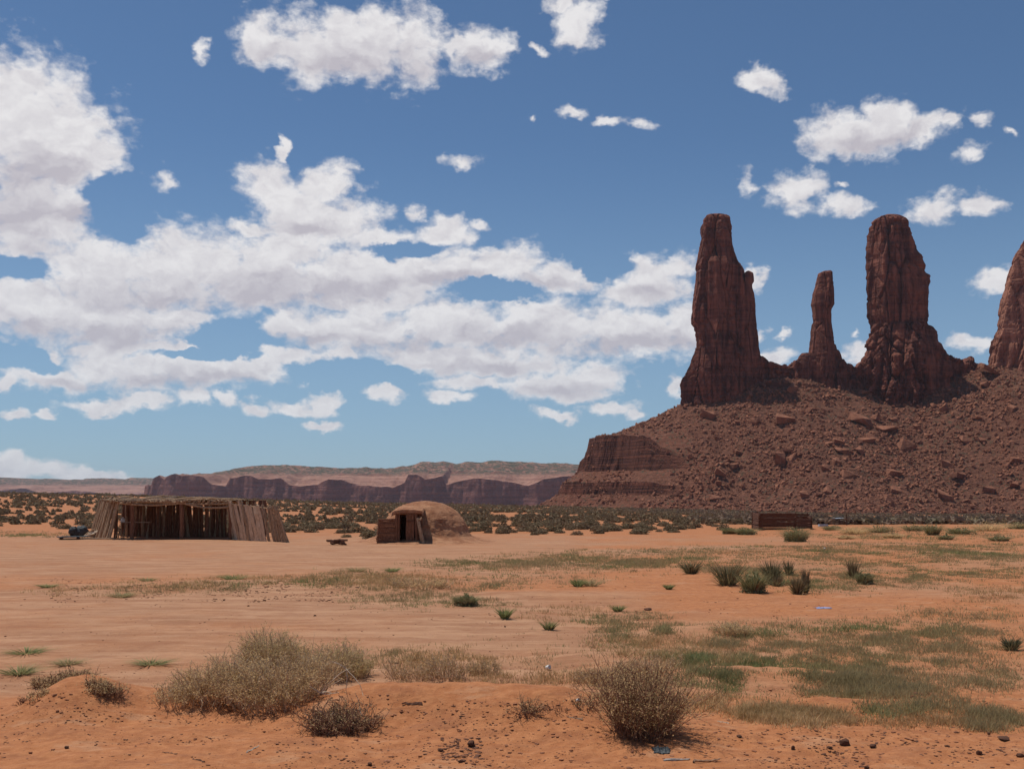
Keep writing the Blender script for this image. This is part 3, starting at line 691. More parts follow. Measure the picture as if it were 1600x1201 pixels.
# ------------------------------------------------------------ the pole shelter
def build_shelter():
    YF = 66.0; ox, oy = (290 - 800) / F * YF, 68.5
    root = empty('pole_shelter', (ox, oy, 0))
    tag(root, 'long open-fronted shelter of weathered poles with leaning pole walls and a dark interior', 'shelter')
    O = np.array([ox, oy, 0.0])
    def A(u, v, Y): return at(u, v, Y) - O
    def wx(u, Y): return (u - 800) / F * Y
    sd = [0]
    def one(name, mat, fn):
        mb = MB(); fn(mb); o = mb.build(name, mat, root, smooth=False); return o
    # front posts
    for u, vt, r in ((206, 784, 0.115), (283, 787, 0.13), (360, 789, 0.12)):
        b = A(u, 843, YF); t = A(u + 1, vt, YF); b[2] = -0.2
        sd[0] += 1; one('post', M['wood_red'], lambda mb: log(mb, b, t, r * 1.1, r * 0.9, 9, 0.02, 6, sd[0]))
    for u in (246, 322, 180):
        b = A(u, 840, YF + 2.6); t = A(u + 1, 786, YF + 2.6); b[2] = -0.2
        sd[0] += 1; one('post', M['wood_red'], lambda mb: log(mb, b, t, 0.11, 0.10, 8, 0.02, 5, sd[0]))
    # sagging front beams and the straight one above
    for (u0, v0, u1, v1, sag, r) in ((186, 785.5, 286, 785, 0.16, 0.065), (280, 784, 368, 790, 0.24, 0.07), (205, 782, 290, 784, 0.02, 0.07), (276, 786, 362, 786.5, 0.02, 0.06)):
        sd[0] += 1; one('beam', M['wood_grey'], lambda mb: log(mb, A(u0, v0, YF - 0.12), A(u1, v1, YF - 0.12), r, r * 0.9, 8, 0.02, 12, sd[0], sag))
    # roof: cross logs, then a thick layer of poles laid front to back
    def roof(mb):
        k = 0
        for u in np.arange(163, 366, 2.0):
            k += 1; rg = np.random.default_rng(k)
            lift = 0.06 * math.sin(u / 19.0)
            x = wx(u, YF); z = H - (782.6 - HZ) / F * YF + lift * 0.5 + 0.03 * rg.normal()
            log(mb, np.array([x + 0.1 * rg.normal(), YF - 0.35 + 0.35 * rg.random(), z]) - O, np.array([x * 1.02 - 0.35 + 0.15 * rg.normal(), YF + 5.6 + 0.5 * rg.random(), z + 0.0 + 0.04 * rg.normal()]) - O, 0.04 + 0.045 * rg.random() ** 2, 0.04, 5, 0.08, 4, k)
        for q in range(75):   # brush and thin poles thrown across
            rg = np.random.default_rng(q + 70)
            u = 160 + rg.random() * 190; L = 1.0 + 3.2 * rg.random(); yy = YF - 0.2 + rg.random() ** 1.5 * 5.0
            a = np.array([wx(u, YF), yy, 2.35 + 0.05 * rg.random() + 0.006 * (yy - YF)]); b = a + np.array([L, 0.5 * rg.normal(), 0.05 * rg.normal() + 0.0])
            if b[0] > wx(368, YF): continue
            log(mb, a - O, b - O, 0.045, 0.03, 5, 0.08, 5, q)
        # matted bark and earth between the poles
        v = []; us = np.linspace(165, 364, 60); ysr = np.linspace(YF + 0.1, YF + 5.4, 14)
        X_, Y_ = np.meshgrid([wx(u, YF) for u in us], ysr); Zt = 2.36 + 0.04 * fbm(X_ * 2, Y_ * 2, 0, 3, 5)
        for off in (0, -0.06): mb.add(np.stack([X_, Y_, Zt + off], -1).reshape(-1, 3) - O, grid_faces(60, 14))
    one('roof', M['wood_grey'], roof)
    for u0, v0, u1, v1, dy in ((330, 781.5, 362, 783, 0.2), (215, 779.8, 262, 777.0, 1.5), (240, 779, 275, 775.8, 2.6), (340, 780, 356, 780.2, 1.2), (186, 781, 222, 779.6, 0.4), (170, 779, 196, 777.5, 1.8)):
        one('roof_board', M['wood_pale'], lambda mb: board(mb, A(u0, v0, YF + dy), A(u1, v1, YF + dy), (0, 1, 0), .26, .24, .06, int(u0)))
    # left wall: stout leaning poles
    n = 15
    for k in range(n):
        t = k / (n - 1); rg = np.random.default_rng(k + 300)
        Y0 = YF + 0.1 + t * 4.4; ub = 170 - t * 30 + rg.normal() * 0.6; ut = 187 - t * 29 + rg.normal() * 0.8
        b = np.array([wx(ub, Y0), Y0, -0.1]); tt = np.array([wx(ut, Y0), Y0, 2.50 - 0.1 * t + 0.13 * rg.normal()])
        r = 0.065 + 0.05 * rg.random()
        one('pole', M['wood_grey'], lambda mb: (log if k % 4 else log)(mb, b - O, tt - O, r, r * 0.8, 7, 0.04, 6, k + 40))
    # back wall: rows of upright poles with slits of daylight
    n = 84
    for k in range(n):
        rg = np.random.default_rng(k + 900); t = k / (n - 1)
        Y0 = YF + 5.0; u0 = 140 + t * 232
        x = wx(170, YF) + 0.1 - 3.0 * (1 - t) * 0.35 + t * (wx(366, YF) - wx(170, YF) + 0.6)
        r = 0.10 + 0.02 * rg.random()
        if rg.random() < 0.10: r = 0.07
        lean = 0.10 * rg.normal()
        top = 2.36 - (0.30 * rg.random() if rg.random() < 0.3 else 0)
        one('pole', M['wood_red'] if k % 3 else M['wood_grey'], lambda mb: log(mb, np.array([x, Y0 + 0.1 * rg.normal(), -0.1]) - O, np.array([x + lean, Y0, top]) - O, r, r * 0.85, 6, 0.03, 4, k + 400))
    # right wall: broad pale slabs coming forward, then a gap and a few thin poles
    P0 = np.array([wx(364, 66), 66.0, 0]); P1 = np.array([wx(452, 61.2), 61.2, 0]); dr = (P1 - P0) / np.linalg.norm(P1 - P0)
    L = np.linalg.norm(P1 - P0)
    items = [(0.02, 'p', 0.09), (0.075, 's', 0.30), (0.135, 'p', 0.09), (0.19, 's', 0.34), (0.25, 's', 0.22), (0.31, 'p', 0.10), (0.38, 's', 0.36), (0.455, 's', 0.36), (0.53, 's', 0.38), (0.60, 's', 0.30), (0.665, 'p', 0.08),
             (0.765, 'p', 0.085), (0.82, 'p', 0.10), (0.865, 'p', 0.07), (0.905, 'p', 0.09), (0.955, 'p', 0.075), (0.995, 'p', 0.07)]
    for k, (t, kind, w_) in enumerate(items):
        rg = np.random.default_rng(k + 77)
        b = P0 + dr * L * t; b[2] = -0.12
        top = b + np.array([-0.42 - 0.1 * rg.random() - (0.15 if t > 0.9 else 0), 0.12, 0]); top[2] = 2.27 - 0.30 * t + 0.10 * rg.normal() + (0.0 if t < 0.7 else -0.02)
        if kind == 's': one('slab', M['wood_pale'], lambda mb: board(mb, b - O, top - O, dr, w_ * 1.12, w_ * 0.98, 0.05, k, 0.03))
        else: one('pole', M['wood_grey'], lambda mb: log(mb, b - O, top - O, w_, w_ * 0.8, 7, 0.03, 6, k + 60))
    one('rail', M['wood_grey'], lambda mb: log(mb, P0 + np.array([-0.5, 0.25, 2.12]) - O, P1 + np.array([-0.5, 0.25, 1.80]) - O, 0.05, 0.04, 6, 0.03, 6, 8))
    # short return wall at the far right so the corner reads closed
    for k in range(9):
        t = k / 8; b = P1 * (1 - t) + np.array([wx(372, 71), 71.0, 0]) * t
        if k == 0: continue
        one('pole', M['wood_grey'], lambda mb: log(mb, b - O, b + np.array([-0.3, 0, 2.05]) - O, 0.09, 0.07, 6, 0.03, 4, k + 660))
build_shelter()

# ------------------------------------------------------------ things beside and inside the shelter
def trestle(u, v, label):
    x, y, z = px(u, v)
    t = empty('trestle_table', (x, y, z), 0.15); tag(t, label, 'table')
    mb = MB(); board(mb, (-0.1, 0, 0.98), (1.75, 0.1, 0.98), (0, 1, 0), .35, .35, .05, 3); mb.build('tabletop', M['wood_pale'], t)
    for sx in (0.1, 1.5):
        for sy in (-0.22, 0.22):
            mb = MB(); log(mb, (sx, sy, 0), (sx + 0.12, 0, 0.96), 0.035, 0.03, 6, 0.01, 3, int(sx * 9)); mb.build('leg', M['wood_grey'], t)
    return t
trestle(190, 840.5, 'rough plank table in the shade at the left end of the pole shelter')
def sawhorse():
    x, y, z = px(184, 841)
    t = empty('sawhorse', (x, y, z), 0.1); tag(t, 'small leaning sawhorse of pale sticks inside the left end of the shelter', 'sawhorse')
    for a, b in (((-.16, 0, 0), (0.02, 0.1, .62)), ((.22, 0, 0), (0.05, .1, .62)), ((-.1, .5, 0), (.02, .4, .6)), ((.2, .5, 0), (.05, .4, .6))):
        mb = MB(); log(mb, a, b, .035, .03, 6, .01, 3); mb.build('leg', M['wood_grey'], t)
    mb = MB(); log(mb, (0.03, 0, .6), (0.03, .55, .6), .04, .04, 6); mb.build('rail', M['wood_grey'], t)
sawhorse()
M['white'] = m_plain('white_plastic', (0.72, 0.72, 0.70), (0.82, 0.82, 0.80), 20, 0.5, 0.05)
M['black'] = m_plain('black_rubber', (0.018, 0.020, 0.024), (0.05, 0.055, 0.06), 6, 0.6, 0.3)
M['tarp'] = m_plain('dark_grey_tarp', (0.03, 0.038, 0.042), (0.085, 0.095, 0.10), 3, 0.7, 0.5, 0.05)
M['blue'] = m_plain('blue_plastic', (0.03, 0.05, 0.10), (0.05, 0.075, 0.14), 5, 0.5, 0.1)
M['pale_blue'] = m_plain('pale_blue_metal', (0.30, 0.36, 0.42), (0.42, 0.48, 0.55), 5, 0.6, 0.1)
x, y, z = px(191, 840.5)
mb = MB(); T = np.linspace(0, 1, 9); prof = [(0, 0), (.055, 0), (.06, .02), (.06, .13), (.045, .17), (.02, .19), (.02, .23), (.026, .235), (0, .24)]
def lathe(mb, prof, n=16, c=(0, 0, 0), sq=1.0):
    th = np.linspace(0, 2 * np.pi, n, endpoint=False); p = np.array(prof)
    v = np.stack([c[0] + p[:, 0][:, None] * np.cos(th), c[1] + p[:, 0][:, None] * np.sin(th) * sq, c[2] + p[:, 1][:, None] + 0 * th], -1).reshape(-1, 3)
    i = np.arange(len(p) * n).reshape(len(p), n); j = np.roll(i, -1, 1)
    mb.add(v, np.stack([i[:-1].ravel(), j[:-1].ravel(), j[1:].ravel(), i[1:].ravel()], 1))
lathe(mb, [(a * 2.4, b * 1.3) for a, b in prof], 16, (0, 0, 0))
o = mb.build('bottle', M['white'], smooth=True); o.location = (x + 0.02, y + 0.05, 1.005); tag(o, 'small white bottle standing on the rough table inside the shelter', 'bottle')

def bundle(u, v, r, lb, seed, mat='black'):
    x, y, z = px(u, v); root = empty('bag', (x, y, z)); tag(root, lb, 'bag', 'dark bags beside the shelter')
    mb = MB(); blob(mb, (0, 0, r[2] * .8), r, seed, .38, 30, 22); mb.build('sack', M[mat], root, smooth=True)
    mb = MB(); blob(mb, (r[0] * .3, -.05, r[2] * 1.72), (.07, .07, .09), seed + 1, .4, 12, 8); mb.build('knot', M[mat], root, smooth=True)
bundle(116, 837.5, (.34, .3, .33), 'slumped black bag, left one of two on the low platform beside the shelter', 4)
bundle(128, 836.5, (.40, .34, .36), 'larger dark grey bag against the firewood beside the shelter', 9, 'tarp')
# low platform of planks on short blocks
x, y, z = px(134, 842.5)
t = empty('plank_platform', (x, y, z), 0.02); tag(t, 'low dark platform of old planks on blocks, on the ground left of the shelter', 'platform')
mb = MB()
for k in range(5): board(mb, (-1.55 + 0.06 * k, -0.4 + 0.27 * k, 0.17), (-0.15 + 0.05 * k, -0.4 + 0.27 * k, 0.17), (0, 1, 0), .24, .24, .05, k)
mb.build('deck', M['tarp'], t)
mb = MB()
for k in range(3): board(mb, (-1.5, -0.2 + 0.35 * k, 0.04), (1.55, -0.2 + 0.35 * k, 0.06), (0, 1, 0), .2, .2, .05, k + 9)
mb.build('plank', M['wood_grey'], t)
for sx in (-1.35, -0.35):
    mb = MB(); blob(mb, (sx, -0.25, .08), (.12, .12, .09), 3, .2); mb.build('block', M['clod'], t)
x, y, z = px(143, 839.5)
t = empty('firewood_pile', (x, y, z)); tag(t, 'heap of pale split firewood at the foot of the leaning poles', 'firewood')
for k in range(22):
    rg = np.random.default_rng(k + 5); a = np.array([-0.55 + 1.05 * rg.random(), 0.5 * rg.random() - 0.2, 0.06]); h0 = 0.42 * (1 - abs(a[0]) / 0.8) * rg.random()
    a[2] += h0; b = a + np.array([0.55 + 0.25 * rg.random(), 0.15 * rg.normal(), 0.10 + 0.30 * rg.random() - 0.35 * h0])
    mb = MB(); log(mb, a, b, 0.04 + 0.02 * rg.random(), 0.04, 5, 0.01, 3, k); mb.build('stick', M['bark_pale'] if k % 3 else M['wood_grey'], t)
x, y, z = px(155.5, 839)
mb = MB(); lathe(mb, [(0, 0), (.15, 0), (.16, .01), (.19, .34), (.20, .36), (.20, .38), (.18, .38), (.17, .36), (.16, .05), (0, .05)], 20)
o = mb.build('bucket', M['blue'], smooth=True); o.location = (x, y, z); tag(o, 'dark blue bucket between the firewood and the leaning poles', 'bucket')

# ------------------------------------------------------------ the mud-covered hogan
def m_mud():
    m, nt, b = new_mat('mud_covering', 0.97)
    P = nt.n.new('ShaderNodeNewGeometry').outputs['Position']
    n = nt.noise(P, 1.3, 7, 0.7); n2 = nt.noise(P, 9.0, 5, 0.75)
    z = nt.sep(P)[2]
    c = nt.mix(nt.maprange(n, 0.36, 0.64), (0.36, 0.155, 0.078), (0.54, 0.275, 0.15))
    c = nt.mix(nt.math('MULTIPLY', nt.maprange(n2, 0.56, 0.66), 0.7), c, (0.19, 0.085, 0.048))
    nt.put(b.inputs['Base Color'], c)
    nt.put(b.inputs['Normal'], nt.bump(nt.math('MULTIPLY_ADD', n2, 1.0, n), 0.9, 0.16))
    return m
M['mud'] = m_mud()
def build_hogan():
    cx, cy = (664 - 800) / F * 62.8, 62.8
    root = empty('hogan', (cx, cy, 0)); tag(root, 'round mud-covered hogan with a plank doorway, standing on the bare ground', 'hogan')
    n = 260; m_ = 110
    th = np.linspace(0, 2 * np.pi, n, endpoint=False)
    prof = np.array([(4.1, -0.12), (3.55, 0.03), (3.1, 0.14), (2.72, 0.32), (2.52, 0.62), (2.38, 0.95), (2.18, 1.32), (1.90, 1.66), (1.52, 1.95), (1.08, 2.15), (0.6, 2.26), (0.25, 2.30), (0.0, 2.31)])
    tt = np.linspace(0, len(prof) - 1, m_); r = np.interp(tt, range(len(prof)), prof[:, 0]); z = np.interp(tt, range(len(prof)), prof[:, 1])
    T, Rr = np.meshgrid(th, r); _, ZZ = np.meshgrid(th, z)
    x = Rr * np.cos(T); y = Rr * np.sin(T)
    k = 1 + (0.045 * fbm(x / 1.0, y / 1.0, ZZ / 0.8, 4, 61) + 0.022 * fbm(x / .28, y / .28, ZZ / .28, 3, 62)) * (Rr > 0.1)
    # skirt longer to the right and the left front, as the mud has slumped
    sk = sst(2.6, 4.1, Rr)
    k = k * (1 + 0.16 * sk * np.cos(T) + 0.25 * sk * (np.cos(T - 3.9) > 0.7))
    ZZ = ZZ + 0.03 * fbm(x / .5, y / .5, 0, 3, 63)
    v = np.stack([x * k, y * k, ZZ], -1).reshape(-1, 3); i = np.arange(n * m_).reshape(m_, n); j = np.roll(i, -1, 1)
    q = np.stack([i[:-1].ravel(), j[:-1].ravel(), j[1:].ravel(), i[1:].ravel()], 1)
    # leave the doorway open: drop the faces behind it
    fc = v[q].mean(1); keep = ~((fc[:, 0] > -1.15) & (fc[:, 0] < -0.2) & (fc[:, 1] < 0) & (fc[:, 2] < 1.45) & (fc[:, 2] > -0.2) & (fc[:, 1] > -2.75))
    mb = MB(); mb.add(v, q[keep]); mb.build('dome', M['mud'], root, smooth=True)
    YD = 59.6
    O = np.array([cx, cy, 0.0])
    def Q(u, v, Y=YD): return at(u, v, Y) - O
    def part(name, mat, fn, parent=root):
        mb = MB(); fn(mb); return mb.build(name, mat, parent)
    # mud roof of the short entrance passage
    def porch(mb):
        us = np.linspace(612, 661, 24); ys_ = np.linspace(YD - 0.08, YD + 2.2, 14)
        U, Yy = np.meshgrid(us, ys_)
        X_ = (U - 800) / F * YD - cx; s = (U - 637) / 26.0
        Zt = 1.68 + 0.17 * np.sqrt(np.clip(1 - s * s, 0, 1)) + 0.10 * (Yy - YD) + 0.03 * fbm(X_ * 3, Yy * 3, 0, 3, 7) - 0.35 * np.clip(np.abs(s) - 0.85, 0, 1) * 3
        for off in (0, -0.16): mb.add(np.stack([X_, Yy - cy, Zt + off], -1).reshape(-1, 3), grid_faces(24, 14))
        top = np.stack([X_[0], Yy[0] - cy, Zt[0]], -1); bot = top - np.array([0, 0.02, 0.16]); w_ = np.concatenate([top, bot]); k = np.arange(23)
        mb.add(w_, np.stack([k, k + 24, k + 25, k + 1], 1))
    part('porch_roof', M['mud'], porch)
    part('lintel', M['wood_red'], lambda mb: log(mb, Q(613, 802), Q(657, 801), 0.075, 0.07, 8, 0.01, 5, 1))
    part('door_post', M['wood_red'], lambda mb: log(mb, Q(619.5, 851), Q(619.5, 803), 0.08, 0.07, 8, 0.01, 5, 2))
    part('door_post', M['wood_red'], lambda mb: log(mb, Q(623, 850.5), Q(623.5, 803), 0.055, 0.05, 8, 0.01, 5, 3))
    part('door_post', M['wood_red'], lambda mb: log(mb, Q(651, 850.5), Q(650, 803), 0.07, 0.065, 8, 0.01, 5, 4))
    def door(mb):
        for k in range(3):
            a = Q(636.5 + 4.3 * k, 848.5); b = Q(636.5 + 4.3 * k, 803.5)
            board(mb, a, b, (1, 0.15, 0), 0.145, 0.145, 0.035, k, 0.004)
    d = part('door', M['wood_red'], door)
    mb = MB(); board(mb, Q(634.8, 814) + np.array([0, -.04, 0]), Q(647.5, 813.6) + np.array([0, -.04, 0]), (0, 0, 1), .09, .09, .02, 1, .003); mb.build('batten', M['wood_dark'], d)
    # dark passage behind the opening
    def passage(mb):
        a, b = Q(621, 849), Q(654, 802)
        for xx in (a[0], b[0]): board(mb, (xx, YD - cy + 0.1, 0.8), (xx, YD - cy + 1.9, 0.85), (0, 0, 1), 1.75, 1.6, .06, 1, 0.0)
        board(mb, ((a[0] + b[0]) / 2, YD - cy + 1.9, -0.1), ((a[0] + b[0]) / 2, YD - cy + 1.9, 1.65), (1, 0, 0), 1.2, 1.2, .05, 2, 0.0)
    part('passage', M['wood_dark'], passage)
    # left wing of stacked planks
    def wing(mb):
        for k in range(11):
            v0 = 849.5 - k * 3.75
            a = Q(588.6 + k * 0.28, v0, YD - 0.10 + 0.03 * (k % 2)); b = Q(618.2, v0 - 0.3 + 0.15 * k * 0, YD + 0.02 + 0.03 * (k % 2))
            board(mb, a, b, (0, 0, 1), 0.135, 0.135, 0.05, k + 20, 0.006)
    part('wing_wall', M['wood_red'], wing)
    part('wing_post', M['wood_red'], lambda mb: log(mb, Q(590, 852), Q(592.5, 810.5), 0.06, 0.06, 7, 0.01, 4, 6))
    part('wing_wall', M['mud'], lambda mb: blob(mb, Q(606, 838, YD + 0.75), (0.62, 0.62, 1.0), 9, 0.2, 24, 16))
    # right side: dark boards, then a thick gnarled leaning post
    def rs(mb):
        for k in range(3): board(mb, Q(654.2 + 2.6 * k, 850.5, YD + .05), Q(652.6 + 2.4 * k, 806 + k, YD + .05), (1, 0, 0), .085, .08, .04, k + 31, .01)
    part('side_boards', M['wood_dark'], rs)
    part('leaning_post', M['wood_grey'], lambda mb: (log(mb, Q(661.5, 852, YD - .25), Q(652.5, 809, YD - .12), .125, .085, 9, .04, 8, 12), log(mb, Q(656, 812, YD - .2), Q(659, 808, YD - .2), .07, .05, 7, 0, 3, 3)))
    part('threshold', M['bark_pale'], lambda mb: (blob(mb, Q(634, 849.5, YD - .2), (.1, .08, .05), 4), ))
    part('earth_bank', M['mud'], lambda mb: blob(mb, Q(628, 851.8, YD + 0.3), (1.9, 1.1, .16), 14, .25, 40, 12))
build_hogan()
# small heap of dark logs left of the hogan
x, y, z = px(527, 850.5)
t = empty('log_heap', (x, y, z)); tag(t, 'low heap of short dark logs on the bare dirt between shelter and hogan', 'log pile')
for k in range(17):
    rg = np.random.default_rng(k + 15); lay = 0 if k < 10 else 1
    a = np.array([-0.62 + 0.95 * rg.random(), 0.7 * rg.random() - 0.3, 0.07 + 0.13 * lay + 0.03 * rg.random()]); q = rg.random() * 1.2 - 0.6
    if k % 3 == 0: q += 1.4
    b = a + 0.34 * np.array([math.cos(q), math.sin(q), 0.12 * rg.normal()])
    mb = MB(); log(mb, a, b, .055 + .03 * rg.random(), .055, 6, .01, 3, k); mb.build('log', M['wood_dark'] if k % 3 else M['wood_red'], t)

# ------------------------------------------------------------ plank corral and bits right of it
def build_corral():
    Y0 = 86.5
    g0 = float(gh((1220 - 800) / F * Y0, Y0))
    O = np.array([(1220 - 800) / F * Y0, Y0, g0])
    root = empty('corral', tuple(O)); tag(root, 'weathered brown corral of horizontal boards with a lower right end, below the talus', 'corral')
    def C(u, dy, z): return np.array([(u - 800) / F * (Y0 + dy), Y0 + dy, g0 + z]) - O
    pts = [(1187, 0.0), (1243, 0.6), (1268, 3.0), (1262, 8.0), (1184, 9.0), (1176, 4.5)]
    hs = [1.30, 0.98, 0.98, 1.2, 1.3, 1.3]
    for k in range(6):
        (u0, y0), (u1, y1) = pts[k], pts[(k + 1) % 6]
        a = C(u0, y0, 0); b = C(u1, y1, 0); mb = MB(); nb = int(round((hs[k]) / 0.165))
        for q in range(nb):
            zz = 0.12 + q * 0.165; rg = np.random.default_rng(k * 20 + q)
            if hs[k] < 1.1 and rg.random() < 0.25: continue
            dd = (b - a) * 0.03
            board(mb, a - dd + np.array([0, 0, zz + .02 * rg.normal()]), b + dd + np.array([0, 0, zz + .03 * rg.normal()]), (0, 0, 1), .15, .15, .05, k * 20 + q, .012)
        mb.build('board_panel', M['wood_dark'], root)
        mb = MB(); log(mb, a + np.array([0, 0.1, -.2]), a + np.array([0, .1, hs[k] + .08]), .08, .07, 7, .01, 3, k); mb.build('post', M['wood_dark'], root)
build_corral()
x, y, z = px(1286, 822)
mb = MB(); box(mb, (-0.4, -0.25, 0), (0.4, 0.25, 0.03)); box(mb, (-0.4, -0.25, .03), (-.37, .25, .2)); box(mb, (.37, -.25, .03), (.4, .25, .2)); box(mb, (-.37, -.25, .03), (.37, -.22, .2)); box(mb, (-.37, .22, .03), (.37, .25, .2))
o = mb.build('trough', M['pale_blue']); o.location = (x, y, z); tag(o, 'pale blue metal trough lying on the sand right of the corral', 'trough')
x, y, z = px(1310, 820)
t = empty('board_stack', (x, y, z), 0.1); tag(t, 'small dark stack of boards with a pale sheet on top, right of the corral', 'board stack')
mb = MB()
for k in range(5): board(mb, (-0.85, -.2 + .03 * k, .1 + .13 * k), (0.75, -.2, .1 + .13 * k), (0, 1, 0), .7, .7, .07, k)
mb.build('boards', M['wood_dark'], t)
mb = MB(); board(mb, (-.6, -.2, .74), (.35, -.2, .76), (0, 1, 0), .6, .6, .03, 2); mb.build('sheet', M['pale_blue'], t)
mb = MB(); log(mb, (1.0, .2, 0), (.95, .2, 1.15), .06, .05, 6); mb.build('post', M['wood_dark'], t)

# ------------------------------------------------------------ plants
def gxy(u, v):
    u = np.asarray(u, float); v = np.asarray(v, float); y = H * F / (v - HZ)
    for _ in range(14): y = 0.5 * y + 0.5 * (H - gh((u - 800) / F * y, y)) * F / (v - HZ)
    return (u - 800) / F * y, y
def cards(mb, c, size, rg, aspect=1.6, up=0.0):
    """small leaf triangles/quads of random orientation at points c"""
    n = len(c); d = rg.normal(size=(n, 3)); d[:, 2] += up; d /= np.linalg.norm(d, axis=1)[:, None]
    e = np.cross(d, rg.normal(size=(n, 3))); e /= np.linalg.norm(e, axis=1)[:, None]
    s = np.broadcast_to(size, (n,))[:, None] * (0.6 + 0.8 * rg.random((n, 1)))
    v = np.stack([c - e * s * 0.5 - d * s * .1, c + d * s * aspect * 0.5 - e * s * .1, c + e * s * .5 + d * s * .1, c - d * s * aspect * 0.5 + e * s * .1], 1)
    mb.add(v.reshape(-1, 3), np.arange(4 * n).reshape(n, 4))
def tubes(mb, P, r0, r1):
    """P (n,k,3) polylines drawn as thin three-sided twigs"""
    n, k, _ = P.shape; d = np.gradient(P, axis=1); d /= np.linalg.norm(d, axis=2)[..., None] + 1e-9
    a = np.cross(d, np.array([0.31, 0.17, 0.93])); a /= np.linalg.norm(a, axis=2)[..., None] + 1e-9; b = np.cross(d, a)
    t = np.linspace(0, 1, k)[None, :, None]; r0 = np.broadcast_to(r0, (n,))[:, None, None]; r = r0 * (1 - t) + r1 * t
    V = np.stack([P + r * (a * math.cos(q) + b * math.sin(q)) for q in (0, 2.094, 4.189)], 2)     # n,k,3,3
    i = np.arange(n * k * 3).reshape(n, k, 3); j = np.roll(i, -1, 2)
    mb.add(V.reshape(-1, 3), np.stack([i[:, :-1].ravel(), j[:, :-1].ravel(), j[:, 1:].ravel(), i[:, 1:].ravel()], 1))
def grow(base, dirs, L, rg, k=7, wob=0.12, grav=0.0):
    n = len(base); st = L[:, None] / (k - 1); P = np.zeros((n, k, 3)); P[:, 0] = base; d = dirs / np.linalg.norm(dirs, axis=1)[:, None]
    for i in range(1, k):
        d = d + rg.normal(size=(n, 3)) * wob; d[:, 2] += grav; d /= np.linalg.norm(d, axis=1)[:, None]
        P[:, i] = P[:, i - 1] + d * st
    return P
def shrub(name, u, v, rx, ry, h, label, cat='shrub', leaf='leaf_tan', twig='bark', stems=240, leaves=9000, ls=0.011, seed=0, group=None, up=0.9, wob=0.10, tw=0.0028, curl=0.0, outline=0.35, clump=1.0, side=3, leaf_low=0.15):
    x0, y0, z0 = px(u, v); rg = np.random.default_rng(seed + 10)
    root = empty(name, (x0, y0, z0), 0); tag(root, label, cat, group)
    a = rg.random(stems) * 2 * np.pi; q = np.sqrt(rg.random(stems)) * clump
    bx = np.cos(a) * q * rx * 0.62; by = np.sin(a) * q * ry * 0.62
    bz = gh(x0 + bx, y0 + by) - z0 - 0.02
    ln = fbm(bx / (rx * 0.5) + seed, by / (ry * 0.5), 0, 3, seed + 4)
    hh_ = h * (1.0 - 0.35 * q ** 2) * (1 + outline * ln * 1.6) * (0.72 + 0.45 * rg.random(stems))
    dr = np.stack([np.cos(a) * q * (1 - up * 0.45) * rx / h * 0.55 + 0.25 * rg.normal(size=stems) * 0.6, np.sin(a) * q * ry / h * 0.5 + 0.2 * rg.normal(size=stems) * .6, np.full(stems, up)], 1)
    L = hh_ * np.linalg.norm(dr, axis=1) / up
    P = grow(np.stack([bx, by, bz], 1), dr, L, rg, 7, wob, curl)
    mt = MB(); tubes(mt, P, tw * 1.5, tw * .6)
    pts = [P[:, 2:].reshape(-1, 3)]
    for s in range(side):
        k = rg.integers(2, 6, stems); b = P[np.arange(stems), k]; d = P[np.arange(stems), np.minimum(k + 1, 6)] - b
        d = d / (np.linalg.norm(d, axis=1)[:, None] + 1e-9) + rg.normal(size=(stems, 3)) * 0.75
        S = grow(b, d, L * (0.22 + 0.2 * rg.random(stems)), rg, 5, wob * 2.0, curl); tubes(mt, S, tw, tw * .5); pts.append(S.reshape(-1, 3))
    mt.build('branches', M[twig], root)
    if leaves:
        pts = np.concatenate(pts); pts = pts[pts[:, 2] > h * leaf_low - 0.3 * 0]
        c = pts[rg.integers(0, len(pts), leaves)] + rg.normal(size=(leaves, 3)) * ls * 1.6
        ml = MB(); cards(ml, c, ls, rg, 1.7); ml.build('foliage', M[leaf], root)
    return root
shrub('desert_shrub', 436, 1098, 0.78, 0.62, 0.47, 'large tan and olive desert shrub at the front of the big clump left of centre', leaf='leaf_tan', stems=400, leaves=15500, seed=1, group='dry shrubs in the foreground')
shrub('desert_shrub', 338, 1088, 0.62, 0.5, 0.36, 'low sprawling desert shrub at the left end of the big foreground clump', leaf='leaf_tan', stems=300, leaves=9000, seed=2, group='dry shrubs in the foreground')
shrub('desert_shrub', 428, 1044, 0.62, 0.6, 0.46, 'tallest greyish olive desert shrub at the back of the big foreground clump', leaf='leaf_olive', stems=330, leaves=12000, seed=3, group='dry shrubs in the foreground')
shrub('desert_shrub', 527, 1058, 0.66, 0.6, 0.42, 'olive desert shrub with upright tips at the right end of the big foreground clump', leaf='leaf_olive', stems=330, leaves=12500, seed=4, group='dry shrubs in the foreground')
shrub('desert_shrub', 276, 1098, 0.34, 0.32, 0.24, 'thin straggly shrub trailing off the far left of the big foreground clump', leaf='leaf_tan', stems=90, leaves=1800, seed=5, group='dry shrubs in the foreground')
shrub('desert_shrub', 1003, 1148, 0.52, 0.46, 0.62, 'rounded tan desert shrub with dark inner twigs, alone right of centre foreground', leaf='leaf_tan', twig='bark_dark', stems=330, leaves=10500, ls=0.0105, seed=6, group='dry shrubs in the foreground', up=0.62, clump=0.80, leaf_low=0.12)
shrub('dead_shrub', 532, 1140, 0.36, 0.30, 0.30, 'tangled dead brown bush with curling pale twigs on the orange sand bank', 'dead shrub', 'leaf_tan', 'bark_dark', 300, 1800, 0.010, 7, up=0.45, wob=0.42, tw=0.0036, side=4, leaf_low=0.2)
